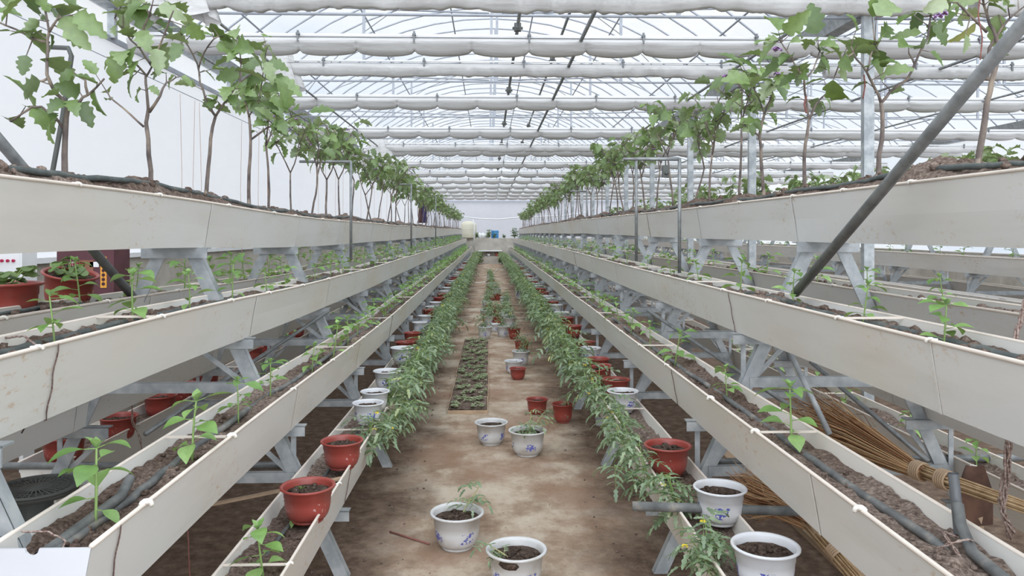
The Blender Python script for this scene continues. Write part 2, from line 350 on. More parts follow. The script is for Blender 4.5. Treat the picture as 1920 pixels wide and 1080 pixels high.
def trough(row, t, back, y0, seed):
    xr, zt, zb, w = row['tiers'][t]
    xa, xb = rimx(row, t, back)
    d = 1 if xb > xa else -1
    tap = .035
    side = 'back' if back else 'aisle'
    if t == 3: lab = 'long pale top planting trough on the peak of the %s' % ROWW[row['name']]
    else: lab = 'long pale planting trough, %s tier, %s side, %s' % (TIERW[t], side, ROWW[row['name']])
    ys = stations(y0, YEND, .06, .12, .5); mb = MB(); rows = []; th = .005
    for y in ys:
        z = dz(row, y)+wob(seed, y); bx = .006*nz(y*.9, seed*3.1)
        T, B = zt+z, zb+z
        p = [(xa, T), (xa+d*(tap*.5)+bx, (T+B)/2), (xa+d*tap, B), (xb-d*tap, B), (xb-d*tap*.5+bx, (T+B)/2), (xb, T),
             (xb-d*th, T), (xb-d*(tap+th), B+th), (xa+d*(tap+th), B+th), (xa+d*th, T)]
        rows.append([(q[0], y, q[1]) for q in p])
    mb.grid(rows, False, True)
    r = mb.obj('planting_trough', M['pvc']); tag(r, lab, 'planter', 'planting troughs of the '+ROWW[row['name']])
    # end boards
    for ye, yo in ((y0, .004), (YEND, -.004)):
        mb = MB(); z = dz(row, ye)+wob(seed, ye); T, B = zt+z, zb+z
        if t == 1 and not back and row['name'] == 'left' and ye == y0:
            cxn = xa+d*(w*.58); nr = .014
            top = [(xa, T-.002)]+[(cxn-d*nr*math.cos(PI*k/6), T-.002-nr*math.sin(PI*k/6)) for k in range(7)]+[(xb, T-.002)]
        else: top = [(xa, T-.004), (xb, T-.004)]
        out = top+[(xb-d*tap, B), (xa+d*tap, B)]
        n = len(out); vs = [(q[0], ye-.002, q[1]) for q in out]+[(q[0], ye+.003, q[1]) for q in out]
        mb.add(vs, [tuple(range(n)), tuple(range(2*n-1, n-1, -1))]+[(i, (i+1) % n, n+(i+1) % n, n+i) for i in range(n)], False)
        mb.obj('end_board', M['endboard'] if row['name'] == 'left' and t == 1 else M['pvc'], r)
    # lips
    for xx in (xa, xb):
        mb = MB(); mb.tube([(xx, y, zt+dz(row, y)+wob(seed, y)+.001) for y in ys], .0055, 6)
        mb.obj('rim_lip', M['rim'], r)
    # soil
    sy = stations(y0+.01, YEND-.01, .007, .014, .25); mb = MB(); rows = []; cx = (xa+xb)/2; nx = 9
    wi = w-.012-(0 if t == 3 else .016)
    for y in sy:
        rows.append([(cx-wi/2+wi*k/(nx-1), y, soil_z(row, t, seed, cx-wi/2+wi*k/(nx-1), y, cx, w)) for k in range(nx)])
    mb.grid(rows, True)
    rr = random.Random(seed*11+3)
    if row['name'] != 'far':
        for k in range(260 if t in (2, 3) else 160):
            y = y0+.05+(rr.random()**2)*9; x = cx+(rr.random()-.5)*wi*.8; q = rr.uniform(.004, .011 if t < 2 else .019)
            mb.ball((x, y, soil_z(row, t, seed, x, y, cx, w)+q*.3), q, (1, 1, .8), rr.random()*50, .5)
    so = mb.obj('soil', M['soil'], r)
    if row['name'] != 'far':
        # clips on the lip, thin spreaders across the trough
        ph = rr.uniform(0, .6)
        y = max(y0+.1, 1.75)+ph*.3; k = 0
        while y < 17:
            z = zt+dz(row, y)+wob(seed, y)
            mb = MB(); s0 = .85 if (t == 1 and y < 3) else .6
            mb.tube([(xa-d*.004+d*.012*math.cos(a)*s0, y+(a-1)*.004, z+.001+.010*math.sin(a)*s0) for a in [PI*1.25-PI*1.5*j/7 for j in range(8)]], .0065*s0, 6)
            mb.tube([(xa+d*.006, y-.012, z+.006), (xa-d*.006*s0, y, z+.006), (xa-d*.007, y+.016, z-.005)], .0042*s0, 5)
            mb.obj('rim_clip', M['clip'], r)
            if k % 3 == 1 and t in (0, 1, 2):
                mb = MB(); mb.bar((xa, y, z+.002), (xb, y, z+.002), .004, .007, (0, 0, 1)); mb.obj('spreader', M['rim'], r)
            y += rr.uniform(.42, .8); k += 1
        # seams where panels overlap, with a tie cord on some
        k = 0; y = 1.86+(.22 if t == 1 else 0)
        if t == 1 and row['name'] == 'left': y = 1.70
        while y < 32:
            z = dz(row, y)+wob(seed, y)
            mb = MB(); o = .0025
            a = Vector((xa-d*o, y-.004, zt+z)); b = Vector((xa+d*(tap-o), y-.004+.01, zb+z))
            cord = (not back) and ((row['name'], t, k) in (('left', 2, 0), ('left', 1, 0), ('left', 1, 3), ('left', 0, 1), ('right', 2, 1), ('right', 1, 1), ('right', 3, 3), ('right', 0, 0), ('right', 2, 5)))
            if cord:
                pts = [a.lerp(b, i/10)+Vector((-d*.002, .004*math.sin(i*1.3), 0)) for i in range(11)]
                pts += [b+Vector((d*.05, .02, -.006)), b+Vector((d*.09, .06, -.045))]
                mb.tube([Vector((xa+d*.008, y, zt+z-.005))]+pts, .0018, 5); mb.obj('tie_cord', M['darktwine'], r)
            else:
                mb.bar(a, b, .012, .0012, (-d, 0, 0)); mb.obj('seam_strip', M['pvc'], r)
            y += 1.58; k += 1
    return r
sd = 1
for row in (LEFT, RIGHT, FAR):
    for t in range(4):
        for back in ((False,) if t == 3 else (False, True)):
            y0 = 1.2
            if row is LEFT: y0 = {0: 1.62, 1: 1.58, 2: 1.3, 3: 1.3}[t]
            if row is LEFT and back and t == 0: y0 = 3.5
            if row is FAR: y0 = 3.0
            row.setdefault('seed', {})[(t, back)] = sd
            trough(row, t, back, y0, sd); sd += 1
            if row is FAR and back and t < 2: pass

def soil_at(row, t, back, x, y):
    xa, xb = rimx(row, t, back)
    return soil_z(row, t, row['seed'][(t, back)], x, y, (xa+xb)/2, row['tiers'][t][3])

# drip hoses along the soil
def hose(row, t, back, fr, r, y0, label, mat='hose', seed=0, yend=35.):
    xa, xb = rimx(row, t, back); pts = []
    for y in stations(y0, yend, .03, .06, .5):
        x = xa+(xb-xa)*(fr+.08*nz(y*.6+seed*3))
        zs = sum(soil_at(row, t, back, x, y+o) for o in (-.25, -.12, 0, .12, .25))/5
        pts.append((x, y, zs+r*.35+.008*nz(y*1.3+seed)))
    mb = MB(); mb.tube(pts, r, 8); tag(mb.obj('drip_hose', M[mat]), label, 'hose', 'drip hoses')
for row in (LEFT, RIGHT, FAR):
    w = ROWW[row['name']]
    for t in ((1, 2, 3) if row is not FAR else (2,)):
        fr = {1: .52, 2: .60, 3: .22}[t]
        hose(row, t, False, fr, .0115 if t < 3 else .010, 1.62 if t == 1 else 1.35 if row is not FAR else 3.05,
             'dark drip hose on the soil, %s trough, %s' % (('aisle side '+TIERW[t]+' tier') if t < 3 else 'top', w), 'hose_light' if (t == 1) else 'hose', seed=t*3+row['s'])
    if row is not FAR:
        for t in (0, 2):
            hose(row, t, True, .5, .009, 3.6 if t == 0 else 1.4, 'dark drip hose on soil, back side %s tier, %s' % (TIERW[t], w), seed=t+9)
hose(LEFT, 0, False, .55, .007, 1.7, 'thin dark hose on the soil, lowest aisle side trough, left row', seed=5)
# second parallel hoses and cut ends near the camera
def freehose(name, label, pts, r, mat, cat='hose', hollow=True):
    mb = MB(); mb.tube(pts, r, 12, cap=not hollow)
    if hollow:
        mb.tube(pts, r*.72, 12, cap=False)
        for e in (0, -1):
            q = Vector(pts[e]); d = (Vector(pts[e])-Vector(pts[1 if e == 0 else -2])).normalized()
    return tag(mb.obj(name, M[mat]), label, cat)
zt = LEFT['tiers'][1][1]-.045
freehose('hose_end', 'grey hose stub with open end at the front of the second tier, left row',
         [(-.915, 1.60, zt+.016), (-.915, 1.78, zt+.018), (-.905, 1.93, zt+.028), (-.915, 2.0, zt+.05)], .0125, 'hose_light')
zr = RIGHT['tiers'][1][1]-.045
freehose('hose_end', 'thick grey hose beside the drip hose at the front, second tier, right row',
         [(.985, 1.22, zr+.022), (.99, 1.4, zr+.022), (1.005, 1.58, zr+.03), (1.03, 1.66, zr+.055), (1.042, 1.69, zr+.09)], .0125, 'hose_light')
freehose('hose_end', 'upright open hose elbow at the front of the second tier, right row',
         [(1.052, 1.70, zr+.02), (1.055, 1.715, zr+.08), (1.050, 1.72, zr+.15)], .0115, 'darkpipe')

# ------------------------------------------------------------------ trestle frames
def make_frame(row):
    r = empty('trestle_frame'); s = row['s']; c = row['c']; foot = row['foot']; off = 0
    topz = row['tiers'][3][2]-.045; tx = c-.075
    def lx(z): return foot+(tx-foot)*z/topz
    def P(x, y, z, m): return (s*(2*c-x if m else x), y, z)
    for m in (0, 1):
        mb = MB(); a, b = P(foot-.02, 0, -.04, m), P(tx, 0, topz+.01, m)
        mb.bar(a, b, .058, .006, (0, 1, 0)) if 0 else None
        A = Vector(a); B = Vector(b); d = (B-A).normalized(); n = d.cross(Vector((0, 1, 0))).normalized()
        mb.bar(A, B, .055, .006, (0, 1, 0)); mb.bar(A+n*.0245*(-1 if (m ^ (s < 0)) else 1)+Vector((0, .02, 0)), B+n*.0245*(-1 if (m ^ (s < 0)) else 1)+Vector((0, .02, 0)), .006, .04, (0, 1, 0))
        mb.obj('leg', M['steel'], r)
        for t in range(3):
            xr, ztp, zb, w = row['tiers'][t]
            mb = MB(); x0, x1 = xr-.005, xr+w+.07
            x1 = max(x1, lx(zb)+.04)
            p, q = P(x0, 0, 0, m)[0], P(x1, 0, 0, m)[0]
            mb.box((min(p, q), -.02, zb-.045), (max(p, q), -.015, zb)); mb.box((min(p, q), -.02, zb-.005), (max(p, q), .025, zb))
            mb.obj('bracket', M['steel'], r)
            mb = MB(); za = row['tiers'][t][2]-.04; xs = xr+.05; zl = max(.0, (xs-foot)/(tx-foot)*topz)
            if t > 0:
                mb.bar(P(xs, .012, za, m), P(xs, .012, max(za-.20, zl-.02), m), .022, .005, (0, 1, 0))
                mb.bar(P(xr+w+.05, .012, za, m), P(lx(za-.20), .012, za-.20, m), .022, .005, (0, 1, 0))
                mb.obj('strut', M['steel'], r)
    mb = MB(); x0, x1 = sorted((s*(c-.14), s*(c+.14)))
    mb.box((x0, -.025, topz), (x1, -.02, topz+.045)); mb.box((x0, -.025, topz+.04), (x1, .03, topz+.045)); mb.obj('bracket', M['steel'], r)
    for z in (.45, .84):
        mb = MB(); a, b = sorted((s*lx(z), s*(2*c-lx(z)))); mb.box((a, -.009, z-.022), (b, -.003, z+.022)); mb.box((a, -.009, z+.018), (b, .02, z+.022))
        mb.obj('tie_bar', M['steel'], r)
    return r
for row in (LEFT, RIGHT, FAR):
    pf = make_frame(row); pf['category'] = 'frame'
    nfr = 22
    for i in range(nfr):
        y = 1.80+1.58*i
        if row is FAR and y < 3.2: continue
        w = ROWW[row['name']]
        if i == 0: lab, g = 'galvanised trestle frame nearest the camera under the '+w, None
        elif i == 1: lab, g = 'galvanised trestle frame, second from the camera under the '+w, None
        elif i == 2: lab, g = 'galvanised trestle frame, third from the camera under the '+w, None
        else: lab, g = 'galvanised trestle frame further down the '+w, 'trestle frames down the '+w
        if row is LEFT and i == 0: y = 1.66
        if row is RIGHT and i == 0: y = 1.32
        o = place(pf, (row['off'], y, dz(row, y)), label=lab, group=g)
# pipes through the trestles and diagonal braces
def pipe(name, label, a, b, r, mat='pipe', cat='pipe', group=None, n=12):
    mb = MB(); mb.tube([a, b], r, n); return tag(mb.obj(name, M[mat]), label, cat, group)
pipe('brace_pipe', 'thick grey steel pipe slanting across the top right trough', at(1492, 549, 3.04), at(1492, 549, 3.04)+(at(1920, 42, 1.81)-at(1492, 549, 3.04))*1.35, .0185)
pipe('brace_pipe', 'grey steel pipe slanting down behind the top left trough', at(268, 578, 3.42), at(268, 578, 3.42)+(at(0, 265, 2.42)-at(268, 578, 3.42))*1.3, .018)
pipe('cross_pipe', 'horizontal galvanised pipe threaded through the left row trestles', (-2.4, 3.5, .465), (-.86, 3.5, .455), .0165)
pipe('cross_pipe', 'horizontal dark pipe threaded through the right row trestles', (.98, 3.47, .462), (2.6, 3.47, .47), .0165)
pipe('cross_pipe', 'pale grey pipe lying across the lowest right trough into the aisle', (.52, 2.79, .508), (1.13, 2.74, .50), .017, 'hose_light')
k = 0
for row in (LEFT, RIGHT):
    s = row['s']; w = ROWW[row['name']]
    for (ya, xa, za, yb, xb, zb) in ((3.42, 1.28, .93, 3.45, 1.02, .98), (4.94, 1.02, 1.0, 3.42, 1.5, .62), (6.5, 1.2, .98, 8.1, 1.2, .50), (9.66, 1.1, .95, 11.2, 1.2, .40)):
        if k % 4 == 0: k += 1; continue
        pipe('brace_pipe', 'thin diagonal brace pipe between trestles inside the '+w, (s*xa, ya, za), (s*xb, yb, zb), .011, 'pipe', 'pipe', 'thin braces inside the '+w, 8); k += 1
pipe('brace_pipe', 'slim steel strut standing behind the broom in the right row', at(1478, 655, 3.3), at(1556, 815, 3.1), .012, 'steel')
pipe('brace_pipe', 'long slim pipe slanting to the lower right behind the broom', at(1520, 678, 3.9), at(1740, 865, 3.2), .011, 'pipe')
# upright portal posts
def post(px, pyt, pyb, Y, label, xo):
    a = at(px, pyb, Y); b = at(px, pyt, Y)
    r = empty('support_post', (a.x, a.y, a.z-.04), 0, label, 'post')
    mb = MB(); mb.tube([(0, 0, 0), (0, 0, b.z-a.z+.04)], .0115, 8); mb.obj('upright', M['pipe'], r)
    mb = MB(); mb.tube([(0, 0, b.z-a.z+.035), (xo, 0, b.z-a.z+.035)], .0115, 8); mb.obj('crossbar', M['pipe'], r)
    return r
post(658, 302, 475, 6.4, 'slim steel post with a crossbar in front of the top left trough, nearest of them', -.42)
post(771, 345, 462, 11.2, 'slim steel post in front of the top left trough, middle of the three', -.42)
post(817, 368, 455, 16.4, 'slim steel post in front of the top left trough, farthest of the three', -.42)
rp = post(1274, 297, 500, 4.86, 'slim steel post with crossbar and black device beside the right row', -.28)
mb = MB(); mb.box((-.02, -.02, -.075), (.02, .02, 0)); mb.tube([(0, 0, -.005), (0, 0, .03)], .004, 6); mb.tube([(0, -.02, -.05), (0, -.028, -.05)], .012, 10)
p = at(1248, 297, 4.86); tag(mb.obj('hanging_sensor', M['black'], None, (p.x, p.y, p.z-.045)), 'small black device hanging from the crossbar over the right row', 'sensor')
post(1193, 297, 480, 5.9, 'slim steel post behind the black device, right row', -.1)
post(1100, 358, 440, 11.5, 'slim steel post with short crossbar far down the right row', -.25)

# ------------------------------------------------------------------ plants
EGG = [.03, .16, .28, .33, .27, .25, .34, .38, .31, .24, .28, .29, .20, .13, .15, .09, .01]
PEP = [.03, .14, .24, .29, .27, .20, .10, .01]
LFT = [.05, .20, .11, .20, .10, .12, .02]
def jit(r, a): return Vector((r.uniform(-a, a), r.uniform(-a, a), r.uniform(-a, a)))
def curve(p0, d, L, r, n=5, wig=.12, up=.15):
    pts = [Vector(p0)]; d = Vector(d).normalized()
    for i in range(n):
        d = (d+jit(r, wig)+Vector((0, 0, up*.3))).normalized(); pts.append(pts[-1]+d*L/n)
    return pts
def egg_leaf(fo, st, base, tip_dir, L, r):
    d = Vector(tip_dir).normalized(); pet = Vector(base)+d*L*.35+Vector((0, 0, .01))
    st.tube([base, pet], [.0022, .0014], 4, False)
    ws = r.uniform(.72, 1.05); fo.leaf(pet, d+Vector((0, 0, r.uniform(-.9, .3))), L, [w*r.uniform(.88, 1.12)*ws for w in EGG], fold=r.uniform(.1, .6), droop=r.uniform(.2, 1.3), twist=r.uniform(-1.0, 1.0))
def flower(mb, p, r, s=.02):
    for k in range(5):
        t = 2*PI*k/5+r.random(); mb.leaf(p, (math.cos(t), math.sin(t), -.3), s, [.1, .45, .4, .05], droop=.4)
def eggplant_generic(seed, H=.75, tr=.42, nl=34, LL=.095):
    r = random.Random(seed); root = empty('eggplant_plant'); root['category'] = 'plant'
    st = MB(); fo = MB(); fl = MB()
    lean = Vector((r.uniform(-.12, .12), r.uniform(-.12, .12), 1))
    th = H*tr*r.uniform(.8, 1.15); trunk = curve((0, 0, -.03), lean, th, r, 6, .10, .3)
    st.tube(trunk, [.0078-.0025*i/6 for i in range(7)], 7)
    tips = []
    a0 = r.random()*6.28
    for k in range(r.choice((2, 3))):
        a = a0+k*2.4+r.uniform(-.4, .4)
        b = curve(trunk[-1] if k < 2 else trunk[-2], (math.cos(a)*.55, math.sin(a)*.55, .9), (H-th)*r.uniform(.6, .8), r, 5, .16, .2)
        st.tube(b, [.0052-.0006*i for i in range(6)], 6)
        tips += b[2:]
        for j in (2, 3, 4):
            aa = r.random()*6.28; c = curve(b[j], (math.cos(aa)*.7, math.sin(aa)*.7, .6), (H-th)*r.uniform(.25, .42), r, 3, .15)
            st.tube(c, [.0032, .0028, .0022, .0015], 5); tips += c[1:]
    for k in range(nl):
        p = r.choice(tips); a = r.random()*6.28
        egg_leaf(fo, st, p, (math.cos(a), math.sin(a), r.uniform(-.5, .45)), LL*r.uniform(.45, 1.3), r)
    st.obj('stem', M['trunk'], root); fo.obj('leaves', M['egg_leaf'], root)
    for k in range(2): fl = MB(); flower(fl, r.choice(tips)+jit(r, .03), r); fl.obj('flower', M['flower'], root)
    return root
def eggplant_traced(Y, lines, leaves, label, extra, seed, row, flowers=()):
    r = random.Random(seed); st = MB(); fo = MB(); fl = MB()
    bx, by = lines[0][0]; base = at(bx, by, Y); root = empty('eggplant_plant', base, 0, label, 'plant')
    allp = []
    def depth(pt, i): return .16*nz(pt[0]*.011+seed, pt[1]*.013)
    for li, ln in enumerate(lines):
        pts = []
        for (u, v) in ln:
            dd = 0 if (li == 0) else depth((u, v), li)*cl((lines[0][-1][1]-v+40)/120., 0, 1)
            pts.append(at(u, v, Y+dd)-base)
        if li == 0: pts[0] = pts[0]-Vector((0, 0, .04))
        # subdivide for a natural wiggle
        q = [pts[0]]
        for a, b in zip(pts, pts[1:]): q += [a.lerp(b, .5)+jit(r, .003), b]
        r0 = .0098 if li == 0 else (.0058 if li < 3 else .004); r1 = .0066 if li == 0 else .0024
        st.tube(q, [r0+(r1-r0)*i/(len(q)-1)+.0006*r.random() for i in range(len(q))], 8)
        if li == 0: st.tube([q[0]-Vector((0, 0, .01)), q[1]*.35], [.013, .0095], 8)
        if li: allp += q[1:]
        else: allp += q[-1:]
    def att(p): return min(allp, key=lambda q: (q-p).length)
    for lf in leaves:
        u, v = lf[:2]; L = 1.22*(lf[2] if len(lf) > 2 else r.uniform(26, 42))/F*Y
        c = at(u, v, Y+r.uniform(-.07, .07))-base; q = att(c); d = (c-q)
        if d.length < .02: d = jit(r, 1)
        dn = d.normalized(); dn = (dn+Vector((0, 0, -.35))+jit(r, .3)).normalized()
        p0 = c-dn*L*.45
        st.tube([q, p0], [.0024, .0014], 5, False)
        view = Vector((0, -1, .25))
        up = (Vector((0, -.9, .8))+jit(r, .7)).normalized()
        fo.leaf(p0, dn, L*1.12, [w*r.uniform(.9, 1.1)*r.choice((.78, .9, 1.02)) for w in EGG] if 0 else (lambda k: [w*r.uniform(.9, 1.1)*k for w in EGG])(r.uniform(.68, 1.05)), up=up, fold=r.uniform(.08, .6), droop=r.uniform(.1, 1.1), twist=r.uniform(-.6, .6))
    for k in range(extra+7):
        p = r.choice(allp); a = r.random()*6.28
        egg_leaf(fo, st, p, (math.cos(a), math.sin(a), r.uniform(-.4, .5)), r.uniform(.05, .10), r)
    st.obj('stem', M['trunk'], root); fo.obj('leaves', M['egg_leaf'], root)
    if flowers:
        for (u, v) in flowers: fl = MB(); flower(fl, at(u, v, Y-.03)-base, r, .024); fl.obj('flower', M['flower'], root)
    return root
eggplant_traced(2.37, [[(122, 335), (121, 290), (123, 240), (128, 200)],
    [(128, 200), (105, 175), (88, 140), (90, 90), (92, 60), (85, 20), (78, -25)], [(128, 200), (150, 190), (165, 178), (195, 148)],
    [(92, 80), (62, 72), (30, 55), (-6, 40)], [(92, 60), (108, 35)], [(118, 240), (100, 215), (78, 200), (60, 200), (20, 228)], [(165, 178), (160, 150), (140, 138)], [(88, 148), (74, 152)]],
    [(68, 70, 52), (100, 82, 34), (46, 119, 28), (108, 122, 60), (52, 172, 54), (60, 200, 34), (26, 228, 40), (88, 240, 38), (132, 168, 34), (180, 190, 38), (158, 206, 40), (135, 55, 56), (163, 42, 50),
     (140, 70, 42), (112, 32, 50), (28, 8, 50), (58, 12, 46), (78, 5), (124, 142, 30), (105, 10), (165, 150), (95, 175, 30), (12, -8, 50), (110, -10, 50), (45, -20, 50), (8, 20, 34)],
    'tall eggplant at the front of the top left trough, nearest one', 4, 11, LEFT)
eggplant_traced(2.97, [[(282, 358), (283, 320), (278, 260), (274, 230), (278, 205)],
    [(278, 205), (275, 170), (273, 140), (255, 120), (235, 105)], [(280, 210), (300, 180), (312, 155), (330, 145)], [(270, 238), (245, 215), (215, 190), (205, 180)],
    [(273, 145), (285, 125), (262, 90), (245, 75), (215, 35)], [(262, 90), (270, 50), (285, 10)], [(285, 125), (310, 60), (325, 20)]],
    [(200, 168, 25), (203, 183, 22), (240, 155, 35), (220, 118, 45), (225, 95, 44), (245, 98, 38), (300, 95, 42), (295, 110, 38), (292, 127, 30), (238, 62, 42), (265, 33, 46), (235, 35, 40),
     (268, 68, 35), (230, 10, 40), (262, 8, 45), (320, 20, 40), (310, 50, 34), (325, 72, 40), (365, 60, 30), (330, 12, 40), (215, 22, 34), (318, 150, 25), (255, 3, 38), (300, 135, 25), (250, 120, 30), (170, 128, 26), (240, -12, 40), (290, -14, 40)],
    'eggplant with wide low fork, second along the top left trough', 3, 12, LEFT)
eggplant_traced(3.56, [[(386, 362), (391, 310), (395, 260), (404, 218)], [(404, 218), (385, 185), (375, 155), (370, 120), (352, 85), (340, 70)],
    [(404, 218), (430, 180), (450, 155), (472, 138)], [(372, 130), (382, 100), (395, 80), (410, 68)], [(450, 155), (452, 120), (448, 85)]],
    [(335, 72, 32), (355, 55, 32), (330, 95, 30), (395, 180, 32), (425, 165, 35), (425, 112, 38), (450, 85, 38), (465, 135, 44), (430, 140, 34), (480, 105, 34), (410, 60), (395, 50), (425, 90), (440, 60),
     (375, 60), (350, 35, 36), (400, 190), (415, 130), (455, 110), (470, 80), (440, 160), (360, 40), (320, 50, 30)],
    'eggplant with a slim V fork, third along the top left trough', 5, 13, LEFT)
eggplant_traced(4.2, [[(467, 380), (467, 320), (470, 262), (467, 218)], [(467, 218), (460, 190), (455, 178)], [(470, 262), (500, 240), (520, 232), (546, 220)], [(467, 218), (485, 190), (492, 150), (500, 90)]],
    [(450, 200, 30), (485, 205, 35), (500, 195, 30), (535, 180, 44), (520, 190, 30), (500, 250, 26), (525, 230, 30), (500, 215, 30), (475, 180, 30), (548, 205), (480, 150, 34), (495, 100, 34), (500, 65, 24), (515, 100, 34),
     (530, 150, 38), (505, 130, 34), (470, 120, 34), (485, 80), (455, 165), (510, 165), (520, 120), (540, 160), (560, 215), (600, 208, 34)],
    'eggplant with a crooked right branch, fourth along the top left trough', 6, 14, LEFT)
eggplant_traced(2.3, [[(1832, 303), (1843, 250), (1850, 195), (1860, 150), (1872, 105)], [(1872, 105), (1868, 70), (1855, 45), (1845, 10), (1843, -30)], [(1850, 150), (1855, 90), (1880, 50), (1910, 20)], [(1850, 60), (1820, 30), (1795, 5)]],
    [(1868, 52, 44), (1800, 28, 34), (1812, 62, 42), (1762, 8, 34), (1826, -4, 34), (1890, 8, 34), (1780, 40, 40), (1810, 78, 30), (1870, 10, 34), (1905, -5, 40)],
    'thick stemmed eggplant at the front of the top right trough, behind the slanting pipe', 2, 21, RIGHT)
eggplant_traced(2.89, [[(1643, 330), (1648, 290), (1655, 235), (1652, 193)], [(1652, 193), (1640, 165), (1625, 135), (1605, 110), (1595, 85)], [(1652, 193), (1670, 170), (1700, 150), (1715, 120), (1740, 70), (1745, 30), (1750, -5)],
    [(1625, 135), (1632, 105), (1640, 85)], [(1600, 100), (1580, 110), (1566, 140)], [(1715, 120), (1704, 100)]],
    [(1568, 178, 62), (1580, 72, 46), (1600, 88, 42), (1638, 74, 60), (1622, 92, 42), (1665, 55, 42), (1700, 32, 40), (1702, 62, 42), (1724, 82, 46), (1758, 108, 34), (1650, 112, 34), (1648, 135, 36), (1680, 130, 38),
     (1570, 95, 34), (1605, 42, 30), (1665, 12, 54), (1715, 42, 36), (1745, 62, 36), (1698, 84, 46), (1762, 62, 36), (1770, 55, 40), (1752, 0, 34), (1580, 130, 30), (1730, 20, 36), (1790, 5, 36), (1640, 10, 40)],
    'wide forked eggplant second along the top right trough, in front of the grey post', 3, 22, RIGHT, [(1760, 27), (1768, 22)])
eggplant_traced(3.55, [[(1508, 350), (1508, 320), (1510, 270), (1517, 225)], [(1517, 225), (1512, 190), (1508, 150), (1500, 135), (1475, 95), (1465, 80)], [(1517, 225), (1530, 195), (1550, 175), (1557, 165)], [(1508, 150), (1525, 130), (1537, 95)]],
    [(1452, 42, 46), (1460, 60, 36), (1450, 72, 30), (1490, 45, 44), (1500, 60, 30), (1525, 38, 50), (1458, 122, 52), (1500, 130, 44), (1540, 115, 34), (1550, 120, 30), (1525, 150, 34), (1520, 75, 36), (1545, 80, 34),
     (1565, 90, 30), (1430, 75, 34), (1475, 105, 34), (1545, 95), (1440, 95), (1485, 75)],
    'eggplant with purple flower, third along the top right trough', 5, 23, RIGHT, [(1455, 88), (1459, 91)])
eggplant_traced(4.08, [[(1432, 360), (1427, 300), (1424, 255), (1433, 215)], [(1433, 215), (1445, 185), (1457, 140)], [(1424, 255), (1405, 240), (1393, 230)], [(1433, 215), (1425, 190), (1415, 170)]],
    [(1410, 228, 44), (1432, 150, 32), (1442, 165, 34), (1420, 145, 34), (1400, 150, 36), (1460, 165, 34), (1390, 130, 34), (1380, 115, 30), (1372, 108, 34), (1450, 130, 30), (1425, 175), (1445, 190), (1385, 150), (1405, 120), (1465, 150), (1415, 100), (1440, 110)],
    'dark stemmed eggplant with bare right branch, fourth along the top right trough', 6, 24, RIGHT, [(1457, 136), (1360, 140)])
eggs = [eggplant_generic(100+i, H=.86+.04*(i % 3), nl=46, LL=.094) for i in range(8)]
for row, start, st0 in ((LEFT, 4.75, .60), (RIGHT, 4.62, .56)):
    xa, xb = rimx(row, 3); y = start; k = 0; w = 'left' if row is LEFT else 'right'
    r = random.Random(5 if row is LEFT else 6)
    while y < 35:
        x = (xa+xb)/2+r.uniform(-.03, .03)
        if k < 3: lab, g = ['eggplant, fifth along the top %s trough', 'eggplant, sixth along the top %s trough', 'eggplant, seventh along the top %s trough'][k] % w, None
        else: lab, g = 'bushy eggplant among those further down the top %s trough' % w, 'eggplants down the top %s trough' % w
        sc = r.uniform(.92, 1.15)*(.98 if y < 5.5 else 1.06 if y < 16 else .98)*(1.0 if y < 24 else .9)
        place(eggs[r.randrange(8)], (x, y, soil_at(row, 3, False, x, y)), r.random()*6.28, sc, lab, g); y += st0*r.uniform(.85, 1.12); k += 1
def bush(seed):
    r = random.Random(seed); root = empty('leafy_bush'); root['category'] = 'plant'; st = MB(); fo = MB()
    for k in range(4):
        a = r.random()*6.28; b = curve((0, 0, -.02), (math.cos(a)*.6, math.sin(a)*.6, 1), r.uniform(.35, .6), r, 5, .2); st.tube(b, [.006-.0008*i for i in range(6)], 5)
        for q in b[1:]:
            for j in range(5):
                a = r.random()*6.28; egg_leaf(fo, st, q, (math.cos(a), math.sin(a), r.uniform(-.3, .6)), r.uniform(.07, .12), r)
    st.obj('stem', M['trunk'], root); fo.obj('leaves', M['egg_leaf'], root); return root
bs = [bush(300+i) for i in range(4)]
r = random.Random(9); y = 5.4; xa, xb = rimx(FAR, 3); k = 0
while y < 34:
    x = (xa+xb)/2+r.uniform(-.04, .04)
    place(bs[r.randrange(4)], (x, y, soil_at(FAR, 3, False, x, y)), r.random()*6.28, r.uniform(1.2, 1.8), 'low dark green bush on the top trough of the far right row', 'bushes on the far right row'); y += r.uniform(.38, .62); k += 1

def pepper(seed, H=.13, nl=9):
    r = random.Random(seed); root = empty('pepper_seedling'); root['category'] = 'seedling'; st = MB(); fo = MB()
    b = curve((0, 0, -.02), (r.uniform(-.15, .15), r.uniform(-.15, .15), 1), H+.02, r, 4, .06, .5); st.tube(b, [.0032, .003, .0028, .0024, .002], 5)
    for k in range(nl):
        i = 1+int(3.99*(k/nl)); p = b[i].lerp(b[min(i+1, 4)], r.random()); a = k*2.4+r.uniform(-.3, .3)
        d = Vector((math.cos(a), math.sin(a), r.uniform(-.1, .5))); L = r.uniform(.042, .072)
        q = p+d.normalized()*L*.35; st.tube([p, q], [.0016, .001], 3, False)
        fo.leaf(q, d, L, PEP, fold=r.uniform(.15, .4), droop=r.uniform(.4, 1.1), twist=r.uniform(-.4, .4))
    for k in range(4):
        a = k*1.6+r.random(); fo.leaf(b[-1], (math.cos(a)*.5, math.sin(a)*.5, 1), r.uniform(.02, .035), PEP, fold=.4, droop=.5)
    st.obj('stem', M['stemgreen'], root); fo.obj('leaves', M['pep_leaf'], root); return root
peps = [pepper(400+i, H=r.uniform(.10, .15), nl=10) for i in range(7)]
count = 0
